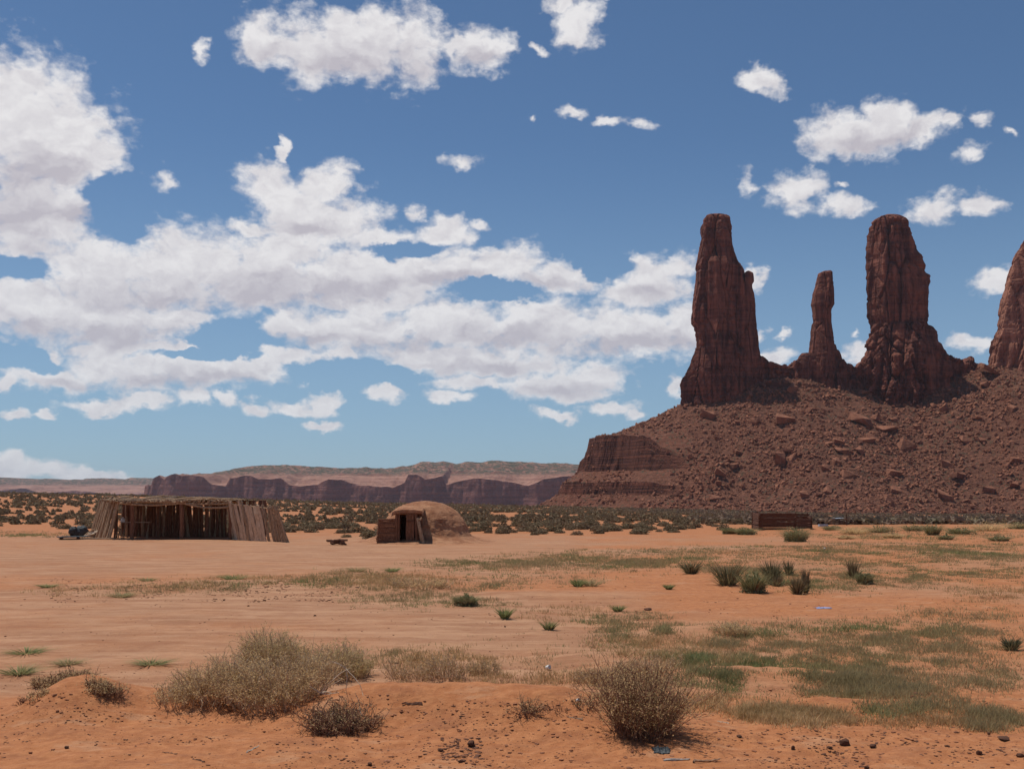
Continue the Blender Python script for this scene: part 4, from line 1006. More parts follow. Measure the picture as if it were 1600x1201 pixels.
r_ = shrub('dead_shrub', 540, 1134, 0.30, 0.2, 0.24, 'few bleached curling twigs lying over the tangled dead bush', 'twigs', None, 'bark_pale', 26, 0, 0.01, 8, up=0.45, wob=0.40, tw=0.0042, side=1)
shrub('straw_shrub', 642, 1062, 0.42, 0.4, 0.24, 'thin straw coloured shrub behind the bank crest, next to the big clump', leaf='grass_dry', stems=80, leaves=1500, ls=0.010, seed=9, group='straw coloured shrubs behind the sand bank')
shrub('straw_shrub', 700, 1058, 0.40, 0.4, 0.33, 'taller straw coloured shrub with upright stems behind the middle of the sand bank', leaf='grass_dry', stems=90, leaves=2000, ls=0.010, seed=10, group='straw coloured shrubs behind the sand bank')
shrub('straw_shrub', 756, 1052, 0.35, 0.3, 0.20, 'small straw coloured shrub beside a dark clod behind the sand bank', leaf='grass_dry', stems=80, leaves=1500, ls=0.010, seed=11, group='straw coloured shrubs behind the sand bank')
shrub('straw_shrub', 935, 1066, 0.42, 0.35, 0.20, 'pale flattened shrub between the white litter and the rounded tan bush', leaf='grass_dry', stems=110, leaves=2200, ls=0.010, seed=12, group='straw coloured shrubs behind the sand bank')
shrub('straw_shrub', 1010, 1052, 0.6, 0.5, 0.24, 'faded straw shrub directly behind the rounded tan bush', leaf='grass_dry', stems=130, leaves=3000, ls=0.010, seed=13, group='straw coloured shrubs behind the sand bank')
shrub('straw_shrub', 1148, 990, 0.42, 0.3, 0.18, 'rusty brown low shrub on a small sand mound in the green grass', leaf='leaf_tan', stems=110, leaves=1800, ls=0.014, seed=14, group='straw coloured shrubs behind the sand bank')
shrub('straw_shrub', 660, 918, 1.0, 0.6, 0.22, 'dry brown tuft among the green grass, left of centre', leaf='leaf_tan', stems=120, leaves=1800, ls=0.022, seed=15, tw=.005, group='straw coloured shrubs behind the sand bank')
shrub('dead_twigs', 392/1.0*0+705, 1083, 0.15, 0.12, 0.15, 'small dead plant with trailing roots on the crest of the sand bank', 'dead plant', None, 'bark_dark', 34, 0, seed=16, up=0.7, wob=0.25, tw=.0028, group='dead plants on the sand bank')
shrub('dead_twigs', 738, 1090, 0.20, 0.14, 0.13, 'wider dark dead plant just right of the small one on the bank crest', 'dead plant', 'leaf_tan', 'bark_dark', 60, 500, .009, seed=17, up=0.6, wob=0.3, tw=.0028, group='dead plants on the sand bank')
shrub('dead_twigs', 822, 1115, 0.12, 0.12, 0.20, 'upright dark dead plant on the face of the bank, left of the rounded bush', 'dead plant', 'leaf_tan', 'bark_dark', 44, 350, .009, seed=18, up=0.8, wob=0.25, tw=.0028, group='dead plants on the sand bank')
shrub('dead_twigs', 868, 1108, 0.2, 0.1, 0.09, 'scatter of short dead twigs beside the white bottle cap', 'dead plant', None, 'bark_dark', 34, 0, seed=19, up=0.6, wob=0.3, tw=.0028, group='dead plants on the sand bank')
shrub('dead_twigs', 915, 1104, 0.17, 0.14, 0.14, 'dark dead sprig at the left foot of the rounded tan bush', 'dead plant', 'leaf_tan', 'bark_dark', 44, 300, .009, seed=20, up=0.6, wob=0.3, tw=.0028, group='dead plants on the sand bank')
for k, (u, v, rx, h, n_, lb) in enumerate([(78, 1074, .30, .17, 130, 'dark dry brush on the left side of the small sand mound'), (120, 1066, .34, .18, 190, 'dry brush along the top of the small sand mound'),
        (165, 1082, .28, .15, 140, 'dry brush hanging off the right side of the small sand mound'), (50, 1092, .22, .10, 60, 'sparse dry twigs at the left foot of the small sand mound')]):
    shrub('mound_brush', u, v, rx, .16, h, lb, 'brush', 'leaf_tan', 'bark_dark', n_, n_ * 12, 0.010, 30 + k, 'brush on the left sand mound', up=0.8, wob=0.22, tw=.0028)
# bleached branch caught in the clump
x0, y0, z0 = px(505, 1098)
b0 = np.array([[0.0, -0.15, 0.14]] * 5 + [[0.26, -0.12, 0.40]] * 3); dd = np.array([[.9, .1, .95], [.6, 0, .8], [.4, .1, .2], [.3, -.1, -.2], [-.4, 0, .3], [.5, 0, -1.2], [.3, .1, -.8], [-.6, 0, .5]], float)
mb = MB(); tubes(mb, grow(b0, dd, np.array([.42, .30, .2, .2, .15, .38, .30, .2]), np.random.default_rng(4), 9, .14), 0.006, 0.0025)
o = mb.build('branch', M['bark_pale']); o.location = (x0, y0, z0); tag(o, 'bleached forked branch lying on the right front of the big foreground clump', 'branch')

# spiky and round plants of the middle distance: one blade mesh each
def blades(mb, n, r, h, w, lean, rg, c=(0, 0, 0), tip=0.2):
    a = rg.random(n) * 2 * np.pi; q = np.sqrt(rg.random(n)) * r
    b = np.stack([c[0] + np.cos(a) * q * .5, c[1] + np.sin(a) * q * .5, np.full(n, c[2] - .01)], 1)
    hh_ = h * (0.55 + 0.5 * rg.random(n)); out = np.stack([np.cos(a) * q * lean, np.sin(a) * q * lean, np.zeros(n)], 1) + rg.normal(size=(n, 3)) * np.array([r, r, 0]) * .15
    m = b + out * .45 + np.stack([0 * a, 0 * a, hh_ * .55], 1); t = b + out * (1 + tip) + np.stack([0 * a, 0 * a, hh_], 1)
    p = rg.random(n) * np.pi; e = np.stack([np.cos(p), np.sin(p), 0 * p], 1) * w / 2
    v = np.stack([b - e, b + e, m + e * .8, m - e * .8, t], 1).reshape(-1, 3); i = np.arange(n) * 5
    base = mb.n; mb.add(v, np.stack([i, i + 1, i + 2, i + 3], 1)); mb.f[3].append(np.stack([i + 3, i + 2, i + 4], 1) + base)
def ball(mb, n, r, h, size, rg, rough=.25, seed=0):
    d = rg.normal(size=(n, 3)); d[:, 2] = np.abs(d[:, 2]) * 0.9 - 0.12 * rg.random(n); d /= np.linalg.norm(d, axis=1)[:, None]
    q = rg.random(n) ** 0.28 * (1 + rough * fbm(d[:, 0] * 2 + seed, d[:, 1] * 2, d[:, 2] * 2, 2, seed))
    c = np.stack([d[:, 0] * q * r, d[:, 1] * q * r, np.maximum(d[:, 2] * q * h, 0.01) + .02], 1); cards(mb, c, size, rg, 2.0, .5)
SP = [  # u, v, width px, height px, kind, label
 (1137,914,40,40,'s','dark green spiky clump, widest of the plants beyond the pale sand strip'),
 (1177,926,44,38,'r','round grey-green bush immediately right of the widest dark spiky clump'),
 (1206,912,26,42,'s','tall narrow green and brown spiky clump behind the round grey-green bush'),
 (1215,916,14,20,'d','short brown spiky tuft at the right foot of the tall narrow clump'),
 (1232,899,14,26,'d','small dark spiky tuft furthest back, between two taller clumps'),
 (1246,928,20,30,'s','thin pale green spray leaning left of two dark stalks'),
 (1259,926,11,42,'d','pair of dark upright stalks, rightmost of the spiky row'),
 (1333,903,18,34,'d','dark upright clump standing alone in the grass to the right'),
 (1351,912,26,20,'r','small dusty green bush at the foot of the lone dark clump'),
 (1080,896,26,22,'s','grey-green spiky tuft left of the widest dark clump'),
 (728,945,38,18,'r','yellowish green bush at the edge of the bare sand, left of centre'),
 (903,916,15,14,'g','small bright green plant, left of a bright pair on bare sand'),
 (924,915,25,12,'g','wider bright green plant, right of a bright pair on bare sand'),
 (789,966,16,19,'g','small yellow-green sprig on pink sand near the picture centre'),
 (858,984,15,17,'g','small yellow-green sprig above the green grass patch'),
 (966,955,13,12,'g','small dusty tuft by a brown clod on the pale sand'),
 (1045,920,10,9,'g','tiny green tuft on the bare sand left of the spiky plants'),
 (1243,846,46,26,'r','pale green rounded bush in front of the lower right end of the corral'),
 (1165,835,40,13,'r','low pale green bush just left of the corral'),
 (1140,834,26,12,'r','small grey-green bush second to the left of the corral'),
 (42,1021,42,11,'g','upper of two green tufts at the far left edge of the dirt'),
 (30,1052,46,15,'g','lower of two green tufts at the far left edge of the dirt'),
 (107,1037,34,9,'g','small flat green tuft on dirt behind the sand mound'),
 (235,1038,38,10,'g','lone green tuft on dirt left of the big shrub clump'),
 (75,917,20,6,'g','small green tuft beside the brown rubble at far left'),(190,933,26,9,'g','green tuft at the right of the brown rubble'),
 (365,905,30,9,'g','green tuft on the rise in front of the pole shelter'),(557,893,22,9,'g','green tuft right of the rise, below the log heap'),
 (230,908,16,7,'g','tiny green tuft between rubble and the rise'),(612,893,18,8,'g','green tuft below the hogan'),
 (1580,1015,22,22,'s','grey-green spiky tuft near the right edge of the picture'),
]
for k, (u, v, wp, hp, kind, lb) in enumerate(SP):
    x0, y0, z0 = px(u, v); m = y0 / F; r = wp * m / 2; h = hp * m; rg = np.random.default_rng(k + 200); mb = MB(); mb2 = MB()
    if kind in 'sd':
        nm = 'spiky_plant'; root = empty(nm, (x0, y0, z0)); tag(root, lb, 'spiky plant')
        blades(mb, 150 if kind == 's' else 70, r, h, .016 + .0004 * y0, 1.3 if kind == 's' else .9, rg); mb.build('stalks', M['leaf_dkgreen'], root)
        blades(mb2, 60, r * 1.2, h * .55, .014 + .0003 * y0, 1.4, rg); mb2.build('leaves', M['leaf_green'], root)
    elif kind == 'r':
        root = empty('green_bush', (x0, y0, z0)); tag(root, lb, 'bush')
        ball(mb, 1100, r * .85, h * .8, .022 + .0004 * y0, rg, .4, k); blades(mb, 600, r * 0.9, h * .95, .010 + .0001 * y0, 1.15, rg); mb.build('foliage', M['leaf_green'], root)
        blades(mb2, 40, r, h * .6, .02, 1.0, rg); mb2.build('stems', M['bark_dark'], root)
    else:
        o = None; blades(mb, 160, r * 1.2, h, .010 + .0003 * y0, 1.6, rg); o = mb.build('grass_tuft', M['grass']); o.location = (x0, y0, z0); tag(o, lb, 'grass tuft')
# row of dusty shrubs beyond the grass on the right
_row = [(1335,834,38,14),(1375,832,44,15),(1428,829,36,12),(1322,842,20,7),(1458,836,22,22),(1500,834,40,14),(1545,829,46,16),(1590,826,40,14),(1300,828,26,9),(1395,840,26,9),(1478,843,20,9),(1560,845,30,10),(1525,818,50,12),(1415,818,40,9)]
for k, (u, v, wp, hp) in enumerate(_row):
    x0, y0, z0 = px(u, v); m = y0 / F; rg = np.random.default_rng(k + 900); mb = MB(); mb2 = MB()
    root = empty('dusty_shrub', (x0, y0, z0)); tag(root, 'dusty green shrub in the row beyond the grass, right of the corral', 'shrub', 'dusty shrubs right of the corral')
    ball(mb, 420, wp * m / 2, hp * m * .8, .06, rg, .5, k); blades(mb, 260, wp * m / 2, hp * m * .9, .035, 1.6, rg); mb.build('foliage', M['leaf_green'] if k % 3 else M['leaf_tan'], root)
    blades(mb2, 30, wp * m / 2, hp * m * .6, .03, 1.0, rg); mb2.build('stems', M['bark_dark'], root)

# ------------------------------------------------------------ sagebrush of the plain
def near_limit(x, y):
    u = x / y * F + 800; vl = np.interp(u, [-400, 60, 140, 160, 440, 455, 590, 735, 760, 900, 1000, 1120, 1180, 1185, 1400, 2200], [824, 824, 826, 836, 836, 842, 842, 838, 834, 835, 833, 829, 822, 812, 810, 812])
    return H * F / (vl - HZ)
def scatter(n, y0, y1, seed, smax=0.62):
    rg = np.random.default_rng(seed); y = np.sqrt(y0 ** 2 + (y1 ** 2 - y0 ** 2) * rg.random(n)); x = (rg.random(n) * 2 - 1) * smax * y
    ok = y > near_limit(x, y) * (1 + 0.03 * rg.normal(size=n))
    cl = fbm(x / 9, y / 14, 0, 3, 77); ok &= rg.random(n) < np.clip(0.72 + cl * 1.1, 0.15, 1)
    x, y = x[ok], y[ok]
    # keep clear of the hogan, the shelter and the corral
    ok = (np.hypot(x + 4.98, y - 62.8) > 4.3) & ~((x > -29) & (x < -12) & (y > 58) & (y < 73)) & ~((np.abs(x - 21.3) < 4.5) & (y > 82) & (y < 98))
    return x[ok], y[ok]
protos = []
for k in range(6):
    rg = np.random.default_rng(k + 50); t = empty('sagebrush'); mb = MB()
    ball(mb, 560, .5, .62, .070, rg, .45, k * 7 + 1); mb.build('foliage', M['leaf_sage'], t)
    mb = MB(); blades(mb, 24, .4, .35, .03, .8, rg); mb.build('stems', M['bark_dark'], t); protos.append(t)
sx, sy = scatter(3600, 62, 155, 1); o_ = np.argsort(np.hypot(sx, sy)); sx, sy = sx[o_], sy[o_]; sz = gh(sx, sy)
vis = np.abs(sx / sy) < 0.475
idx = np.nonzero(vis)[0][:285]; first = [True] * 6
for c_, i in enumerate(idx):
    rg = np.random.default_rng(i); k = int(rg.integers(0, 6)); p = protos[k]
    t = p if first[k] else copy_tree(p); first[k] = False
    t.location = (sx[i], sy[i], sz[i] - .03); s = 0.45 + 0.75 * rg.random() ** 1.5
    t.scale = (s * (1.0 + .5 * rg.random()), s * (1.0 + .5 * rg.random()), s * (.65 + .3 * rg.random())); t.rotation_euler = (0, 0, rg.random() * 6.28)
    u = sx[i] / sy[i] * F + 800
    lb, gr = (('dark sagebrush on the red sand left of the pole shelter', 'sagebrush left of the shelter') if u < 150 else
              ('dark sagebrush on the plain behind or beside the pole shelter, left of the hogan', 'sagebrush between shelter and hogan') if u < 600 else
              ('dark sagebrush on orange sand to the right of the hogan', 'sagebrush right of the hogan') if u < 1175 else
              ('dark sagebrush on the flat right of the corral', 'sagebrush right of the corral'))
    tag(t, lb, 'sagebrush', gr)
def many(x, y, z, s, proto_v, proto_f, mb, rg, sq=.9):
    """merge transformed copies of one small mesh"""
    n = len(x); a = rg.random(n) * 6.283; c, sn = np.cos(a)[:, None], np.sin(a)[:, None]
    P = proto_v[None] * s[:, None, None]
    V = np.stack([P[..., 0] * c - P[..., 1] * sn + x[:, None], P[..., 0] * sn + P[..., 1] * c + y[:, None], P[..., 2] * sq + z[:, None]], -1)
    f = (proto_f[None] + (np.arange(n) * len(proto_v))[:, None, None]).reshape(-1, proto_f.shape[1]); mb.add(V.reshape(-1, 3), f)
def ball_mesh(n, size, seed, rough=.5):
    mb = MB(); ball(mb, n, .5, .6, size, np.random.default_rng(seed), rough, seed); return np.concatenate(mb.v), np.concatenate(mb.f[4])
mb = MB(); rest = np.ones(len(sx), bool); rest[idx] = False; rx_, ry_ = sx[rest], sy[rest]
fx1, fy1 = scatter(10800, 155, 430, 2, 0.68)
fx2, fy2 = scatter(3600, 430, 640, 3, 0.60); ok = (hh(fx2, fy2) < gh(fx2, fy2) + 0.5); fx2, fy2 = fx2[ok], fy2[ok]
for j in range(4):
    rg = np.random.default_rng(j + 5)
    v_, f_ = ball_mesh(110, .15, j + 30); s_ = slice(j, None, 4)
    many(rx_[s_], ry_[s_], gh(rx_[s_], ry_[s_]), .45 + .7 * rg.random(len(rx_[s_])), v_, f_, mb, rg)
    v_, f_ = ball_mesh(38, .26, j + 40)
    many(fx1[s_], fy1[s_], gh(fx1[s_], fy1[s_]), .6 + .7 * rg.random(len(fx1[s_])), v_, f_, mb, rg)
    v_, f_ = ball_mesh(16, .42, j + 60)
    many(fx2[s_], fy2[s_], gh(fx2[s_], fy2[s_]), .9 + .9 * rg.random(len(fx2[s_])), v_, f_, mb, rg)
tag(mb.build('sagebrush_cover', M['leaf_sage']), 'far sagebrush covering the plain to the foot of the mesas', 'sagebrush', kind='stuff')
# low grey-brown brush along the foot of the talus
M['leaf_grey'] = m_leaf('grey_brush', (0.16, 0.108, 0.075), (0.28, 0.195, 0.135), (0.20, 0.165, 0.10), 3)
rg = np.random.default_rng(9); n = 5200; y = 118 + 470 * rg.random(n) ** 1.3; x = (0.10 + 0.50 * rg.random(n)) * y; ok = (x / y > 0.20 + .02 * rg.normal(size=n)) | (y > 330); x, y = x[ok], y[ok]
ok = hh(x, y) < gh(x, y) + 1.5; x, y = x[ok], y[ok]; z = np.maximum(gh(x, y), hh(x, y)); mb = MB()
for j in range(3):
    v_, f_ = ball_mesh(40, .28, j + 90, .6); s_ = slice(j, None, 3); many(x[s_], y[s_], z[s_], 1.0 + 1.0 * rg.random(len(x[s_])), v_, f_, mb, rg, .6)
tag(mb.build('brush_cover', M['leaf_grey']), 'low grey brown brush along the foot of the talus slope', 'brush', kind='stuff')

# ------------------------------------------------------------ grass
PATCH = [(470,905,70,7,.5),(520,914,60,6,.3),(560,900,90,12,.5),(640,930,110,20,.7),(700,885,80,9,.8),(760,880,110,10,1),(900,876,160,13,1.3),(1080,884,170,15,1.4),(1300,882,200,24,1.2),(1490,880,130,28,1.2),(1330,905,150,22,1),(1500,905,110,16,1),
 (1000,962,60,8,.5),(985,985,130,13,1.0),(930,968,60,8,.6),(1170,1016,95,16,.9),(1120,1040,70,22,.9),(1210,1032,60,16,.9),(840,1000,100,10,.6),(750,942,70,8,.5),(880,1035,70,20,.3),
 (1320,1048,80,20,.7),(1380,1072,100,22,.8),(1290,1070,50,22,.7),(1420,1040,80,14,.6),(1520,1010,80,10,.45),(1560,1060,60,18,.5),(1550,1125,60,20,.7),(1480,1100,60,14,.4),(1400,1110,60,14,.4),(1060,1075,80,20,.4),(1180,1080,70,14,.3),
 (1190,1010,300,26,.6),(1350,985,250,18,.4),(1400,1040,220,50,.2),(1780,1060,160,40,.5),(1760,900,150,26,.8),(-120,910,100,10,.4),(1250,1075,260,26,.2),(1500,960,100,14,.35),(800,905,150,14,.35),(720,912,90,14,.5),(260,920,160,9,.25),(190,915,60,8,.3),(640,1030,80,20,.15),(1450,990,150,12,.35),(20,834,70,5,1.2),(80,836,70,4,1.0),(1000,862,150,6,.8),(1200,858,160,8,.9),(1400,856,200,12,1.3),(1560,862,80,14,1.2),(1420,836,190,9,1.0),(330,915,80,8,.3)]
DRYP = [(1250,1122,80,14,1),(1200,1115,60,14,.8),(1330,1120,70,12,.4),(700,1035,90,26,.4),(610,1072,50,8,.2),(820,1062,90,14,.2),(960,1062,80,18,.3),(1100,1100,50,14,.3),(640,910,90,14,.7),(560,905,80,10,.5),(1130,1030,60,16,.4),(1280,1000,80,14,.3),(1500,1120,60,16,.4),
 (1560,930,80,14,.4),(900,880,200,14,.4),(1300,870,250,20,.5),(780,1020,90,12,.3),(1420,1130,60,10,.3),(880,960,80,14,.3),(400,905,120,8,.5),(150,925,90,10,.4),(250,915,110,8,.4),(1010,1010,120,20,.3)]
def grass(patches, dens, seed, name, mat, label, hgt, n_b, thr):
    rg = np.random.default_rng(seed); U = []; V = []
    for (u, v, ru, rv, k) in patches:
        n = int(dens * k * ru * rv / 60); a = rg.random(n) * 2 * np.pi; q = np.sqrt(rg.random(n)) * (0.75 + 0.6 * rg.random(n) ** 2)
        U.append(u + np.cos(a) * q * ru); V.append(v + np.sin(a) * q * rv)
    U = np.concatenate(U); V = np.concatenate(V); x, y = gxy(U, V)
    nn = fbm(x / 0.45, y / 0.7, 0, 4, seed + 3, 0.65) + 0.6 * fbm(x / 2.5, y / 4.5, 0, 2, seed + 4)
    ok = nn > thr + 0.20 * rg.normal(size=len(x)); x, y, nn = x[ok], y[ok], nn[ok]
    n = len(x); N = n * n_b; ix = np.repeat(np.arange(n), n_b); z = gh(x, y)
    hh_ = hgt * (0.35 + 1.1 * rg.random(N) ** 1.5) * (0.7 + 0.8 * np.clip(nn[ix], 0, 1)) * (1 + y[ix] / 90)
    w_ = .0055 + .00038 * y[ix]; sp = 0.035 + 0.0012 * y[ix]
    b = np.stack([x[ix] + rg.normal(size=N) * sp, y[ix] + rg.normal(size=N) * sp, z[ix] - .005], 1)
    a = rg.random(N) * np.pi; e = np.stack([np.cos(a), np.sin(a), 0 * a], 1) * w_[:, None] / 2
    t = b + np.stack([rg.normal(size=N) * hh_ * .45, rg.normal(size=N) * hh_ * .45, hh_], 1)
    mb = MB(); v = np.stack([b - e, b + e, t], 1).reshape(-1, 3); mb.add(v, np.arange(3 * N).reshape(N, 3)); print(name, N)
    tag(mb.build(name, M[mat]), label, 'grass', kind='stuff')
grass(PATCH, 62, 21, 'grass', 'grass', 'short green grass growing in patches on the orange sand', .062, 6, 0.04)
grass(DRYP, 50, 22, 'dry_grass', 'grass_dry', 'dry straw coloured grass and stubble scattered over the sand', .07, 7, -0.05)

# ------------------------------------------------------------ boulders and rubble
import bmesh
def rock_mesh(name, mat, seed, flat=0.6, n=16):
    rg = np.random.default_rng(seed); bm = bmesh.new()
    p = rg.random((n, 3)) * 2 - 1; p = np.sign(p) * np.abs(p) ** 0.45 if n < 30 else p / np.linalg.norm(p, axis=1)[:, None] * (0.75 + 0.35 * rg.random((n, 1))); p *= np.array([1, 0.6 + 0.45 * rg.random(), flat * (0.7 + 0.6 * rg.random())]); p += rg.normal(size=p.shape) * 0.06
    for q in p: bm.verts.new(q)
    r = bmesh.ops.convex_hull(bm, input=bm.verts); bmesh.ops.delete(bm, geom=[g for g in r['geom_interior'] if isinstance(g, bmesh.types.BMVert)], context='VERTS')
    bmesh.ops.recalc_face_normals(bm, faces=bm.faces); bmesh.ops.triangulate(bm, faces=bm.faces)
    bm.verts.ensure_lookup_table(); bm.verts.index_update()
    me = bpy.data.meshes.new(name); bm.to_mesh(me); bm.free(); me.materials.append(mat)
    v = np.array([q.co[:] for q in me.vertices]); f = np.array([q.vertices[:] for q in me.polygons]); return me, v, f
def hit_hill(u, v):
    """first point of the hill seen at a pixel"""
    d = np.array([(u - 800) / F, 1.0, -(v - HZ) / F]); Ys = np.arange(500, 720, 0.5)
    x = d[0] * Ys; z = H + d[2] * Ys; k = np.nonzero(hh(x, Ys) > z)[0]
    if not len(k): return None
    Yq = Ys[k[0]]; return d[0] * Yq, Yq, float(hh(d[0] * Yq, Yq))
RM = [rock_mesh('boulder', M['boulder'], 900 + k, 0.45 + 0.06 * k, 14 + k) for k in range(9)]
BIG = [(1229,658,19,9,0.1,'arched slab boulder on the upper slope below the gap between left spire and needle'),(1347,660,22,12,0.3,'big tilted tan slab in the boulder cluster below the broad spire'),(1387,672,20,9,-0.3,'long slab lying right of the big tilted one below the broad spire'),
 (1416,702,14,13,0.5,'blocky boulder casting a dark shadow at the middle of the slope'),(1352,690,16,6,0.0,'flat pale rock just under the boulder cluster'),(1478,643,10,9,0.8,'dark red block high on the right part of the slope'),(1433,672,7,7,0.0,'dark cube-like boulder right of the cluster'),
 (1107,651,14,8,0.4,'brown slab near the foot of the left spire'),(1220,725,12,13,0.2,'tall dark boulder low on the left half of the slope'),(1127,742,12,7,0.6,'leaning boulder near the lower left of the slope'),(1118,780,12,6,0.1,'flat boulder near the slope foot, left of the corral'),
 (1155,710,9,6,0.2,'small dark boulder half way up the left of the slope'),(1325,745,13,8,0.4,'rounded brown boulder in the lower middle slope'),(1395,742,14,8,0.3,'pale boulder right of the brown one on the lower slope'),(1402,768,13,6,0.0,'flat pale rock near the foot of the slope'),
 (1475,780,17,9,0.4,'large dark boulder at the foot of the slope on the right'),(1545,768,12,7,0.2,'brown boulder at the foot of the slope near the right edge'),(1258,776,10,6,0.0,'pinkish boulder right above the corral'),(1310,692,10,5,0.2,'low slab left of the boulder cluster'),
 (1345,708,9,8,0.9,'squarish pale block under the cluster'),(1530,655,9,5,0.2,'slab high on the slope near the right edge'),(1510,690,12,6,0.5,'tan slab on the right part of the slope'),(1585,722,10,7,0.3,'boulder by the right edge, half way down the slope'),(1180,775,9,5,0.3,'small rock at the slope foot just left above the corral'),
 (1395,658,6,4,0,'small pale rock above the long slab'),(1500,745,11,6,.2,'reddish rock on the lower right slope'),(1290,735,9,5,.2,'grey brown rock below the low slab, lower middle slope'),(1548,582,22,5,.5,'long tilted slab at the foot of the right edge buttress')]
nb = 0
for k, (u, v, ru, rv, tilt, lb) in enumerate(BIG):
    p = hit_hill(u, v)
    if p is None: continue
    m = p[1] / F; o = bpy.data.objects.new('boulder', RM[k % 9][0]); COL.objects.link(o)
    o.location = (p[0], p[1] - 0.3, p[2] + rv * m * 0.35); o.scale = (ru * m * 0.88, ru * m * 0.7, rv * m * 1.3); o.rotation_euler = (0.35, tilt, 0.4 * math.sin(k * 7))
    tag(o, lb, 'boulder', 'large boulders on the talus slope'); nb += 1
def slope_points(n, seed):
    rg = np.random.default_rng(seed); x = -5 + 400 * rg.random(n); y = 530 + 170 * rg.random(n); z = hh(x, y)
    dens = 0.12 + 0.65 * sst(60, 130, x) + 1.0 * fbm(x / 16, y / 24, 0, 3, 8)
    ok = (z > gh(x, y) + 0.5) & (rg.random(n) < dens) & (x / y < 0.58) & (z < skyz(np.interp(x / y * F + 800, [800, 1060, 1200, 1370, 1500, 1600], [800, 645, 606, 622, 595, 580])) + 40)
    s_ = np.interp(x / RY * F + 800, _ru, _rs); ok &= ~((x < 100) & (z > 18) & (z < 43) & (rg.random(n) < .8))
    return x[ok], y[ok], z[ok]
bx, by, bz = slope_points(1100, 5); left = 296 - nb
for i in range(min(left, len(bx))):
    rg = np.random.default_rng(i + 3000); s = (0.95 + 2.2 * rg.random() ** 3) * (0.7 if bx[i] < 90 else 1)
    o = bpy.data.objects.new('boulder', RM[int(rg.integers(0, 9))][0]); COL.objects.link(o)
    o.location = (bx[i], by[i], bz[i] + 0.25 * s); o.scale = (s * (0.9 + .6 * rg.random()), s * (.8 + .5 * rg.random()), s * (.8 + .5 * rg.random())); o.rotation_euler = (0.4 + 0.5 * rg.normal(), 0.5 * rg.normal(), rg.random() * 6.28)
    u = bx[i] / by[i] * F + 800; hi = bz[i] > 35
    lb, gr = (('medium boulder among the rubble on the left part of the slope', 'boulders on the left slope') if u < 1180 else ('medium brown boulder among the rubble below the spires, upper slope', 'boulders on the upper slope') if hi else ('medium brown boulder among the rubble on the lower slope right of the corral line', 'boulders on the lower slope'))
    tag(o, lb, 'boulder', gr)
mb = MB()
for j in range(9):
    me, v_, f_ = RM[j]; rg = np.random.default_rng(j + 70)
    # tilt the prototype so that copies differ
    for rep in range(3):
        a, b = rg.normal(size=2) * 0.7; ca, sa, cb, sb = math.cos(a), math.sin(a), math.cos(b), math.sin(b)
        Rm = np.array([[1, 0, 0], [0, ca, -sa], [0, sa, ca]]) @ np.array([[cb, 0, sb], [0, 1, 0], [-sb, 0, cb]])
        x, y, z = slope_points(1800, j * 10 + rep + 100); s = 0.24 + 1.0 * rg.random(len(x)) ** 3.6
        many(x, y, z + 0.15 * s, s * 1.15, v_ @ Rm.T, f_, mb, rg, 1.0)
tag(mb.build('rubble', M['boulder']), 'broken red brown rubble covering the talus slope', 'rubble', kind='stuff')

# ------------------------------------------------------------ litter of the foreground
cm, cv, cf = rock_mesh('clod', M['clod'], 31, 0.5, 16)
def small(name, u, v, w, h, mat, lb, cat, group=None, seed=0, rot=0.0):
    x, y, z = px(u, v); m = y / F; me, _, _ = rock_mesh(name, mat, seed + 400, 0.9, 46); o = bpy.data.objects.new(name, me); COL.objects.link(o)
    o.location = (x, y, z + h * m * 0.3); o.scale = (w * m * .42, w * m * .34, h * m * .42); o.rotation_euler = (0, 0, rot); return tag(o, lb, cat, group)
CL = [(773,1041,11,8,'round dark dung lump on the sand behind the bank'),(789,979,6,3,'tiny dark lump below the yellow-green sprig'),(350,938,7,4,'dark lump on the packed dirt left of centre'),(388,947,5,3,'small dark lump right of another on the packed dirt'),
 (104,1169,12,7,'dark lump on the crumb-strewn sand at lower left'),(492,962,6,3,'small dark scrap on the pink dirt'),(1012,953,18,6,'brown broken clod on the pale sand right of centre'),(620,1036,9,3,'flat dark scrap right of the big shrub clump'),
 (736,1165,18,14,'largest dark crust lump at the bottom left of centre'),(688,1172,14,6,'dark crust fragment left of the largest lump'),(720,1190,12,5,'dark crust fragment under the largest lump'),(578,1195,16,8,'dark crumb heap at the bottom edge left of centre'),
 (1320,1164,24,13,'dark dung heap at the lower right'),(1364,1167,18,10,'second dung heap right of the dark one'),(1296,1168,12,5,'small dark dung piece left of the dung heap'),(1239,1170,9,8,'single dark pellet left of the dung pieces'),(1155,1150,14,5,'flat brown scrap right of the rounded tan bush'),
 (1530,1178,14,9,'dark lump near the lower right corner'),(1568,1154,30,6,'long dark crust near the right edge'),(1595,1182,16,9,'dark lump cut by the right edge'),(1545,1147,10,7,'brown lump left of the long dark crust'),(1480,1166,12,4,'flat dark scrap at lower right'),(1354,1200,12,7,'dark lump at the bottom edge, right')]
for k, (u, v, w_, h_, lb) in enumerate(CL): small('clod', u, v, w_, h_, M['clod'], lb, 'clod', 'dark clods lying on the sand', k, k * 1.3)
for k, (u, v, w_, h_) in enumerate([(1420,1082,12,8),(1430,1085,12,8),(1440,1086,11,7),(1427,1090,13,6),(1416,1089,9,6),(1437,1091,10,5),(1428,1078,8,6)]):
    small('stone', u, v, w_, h_, M['earth_clod'] if k % 2 else M['mud'], 'pale stone of the little heap in the grass at right', 'stone', 'little heap of pale stones', k + 50, k)
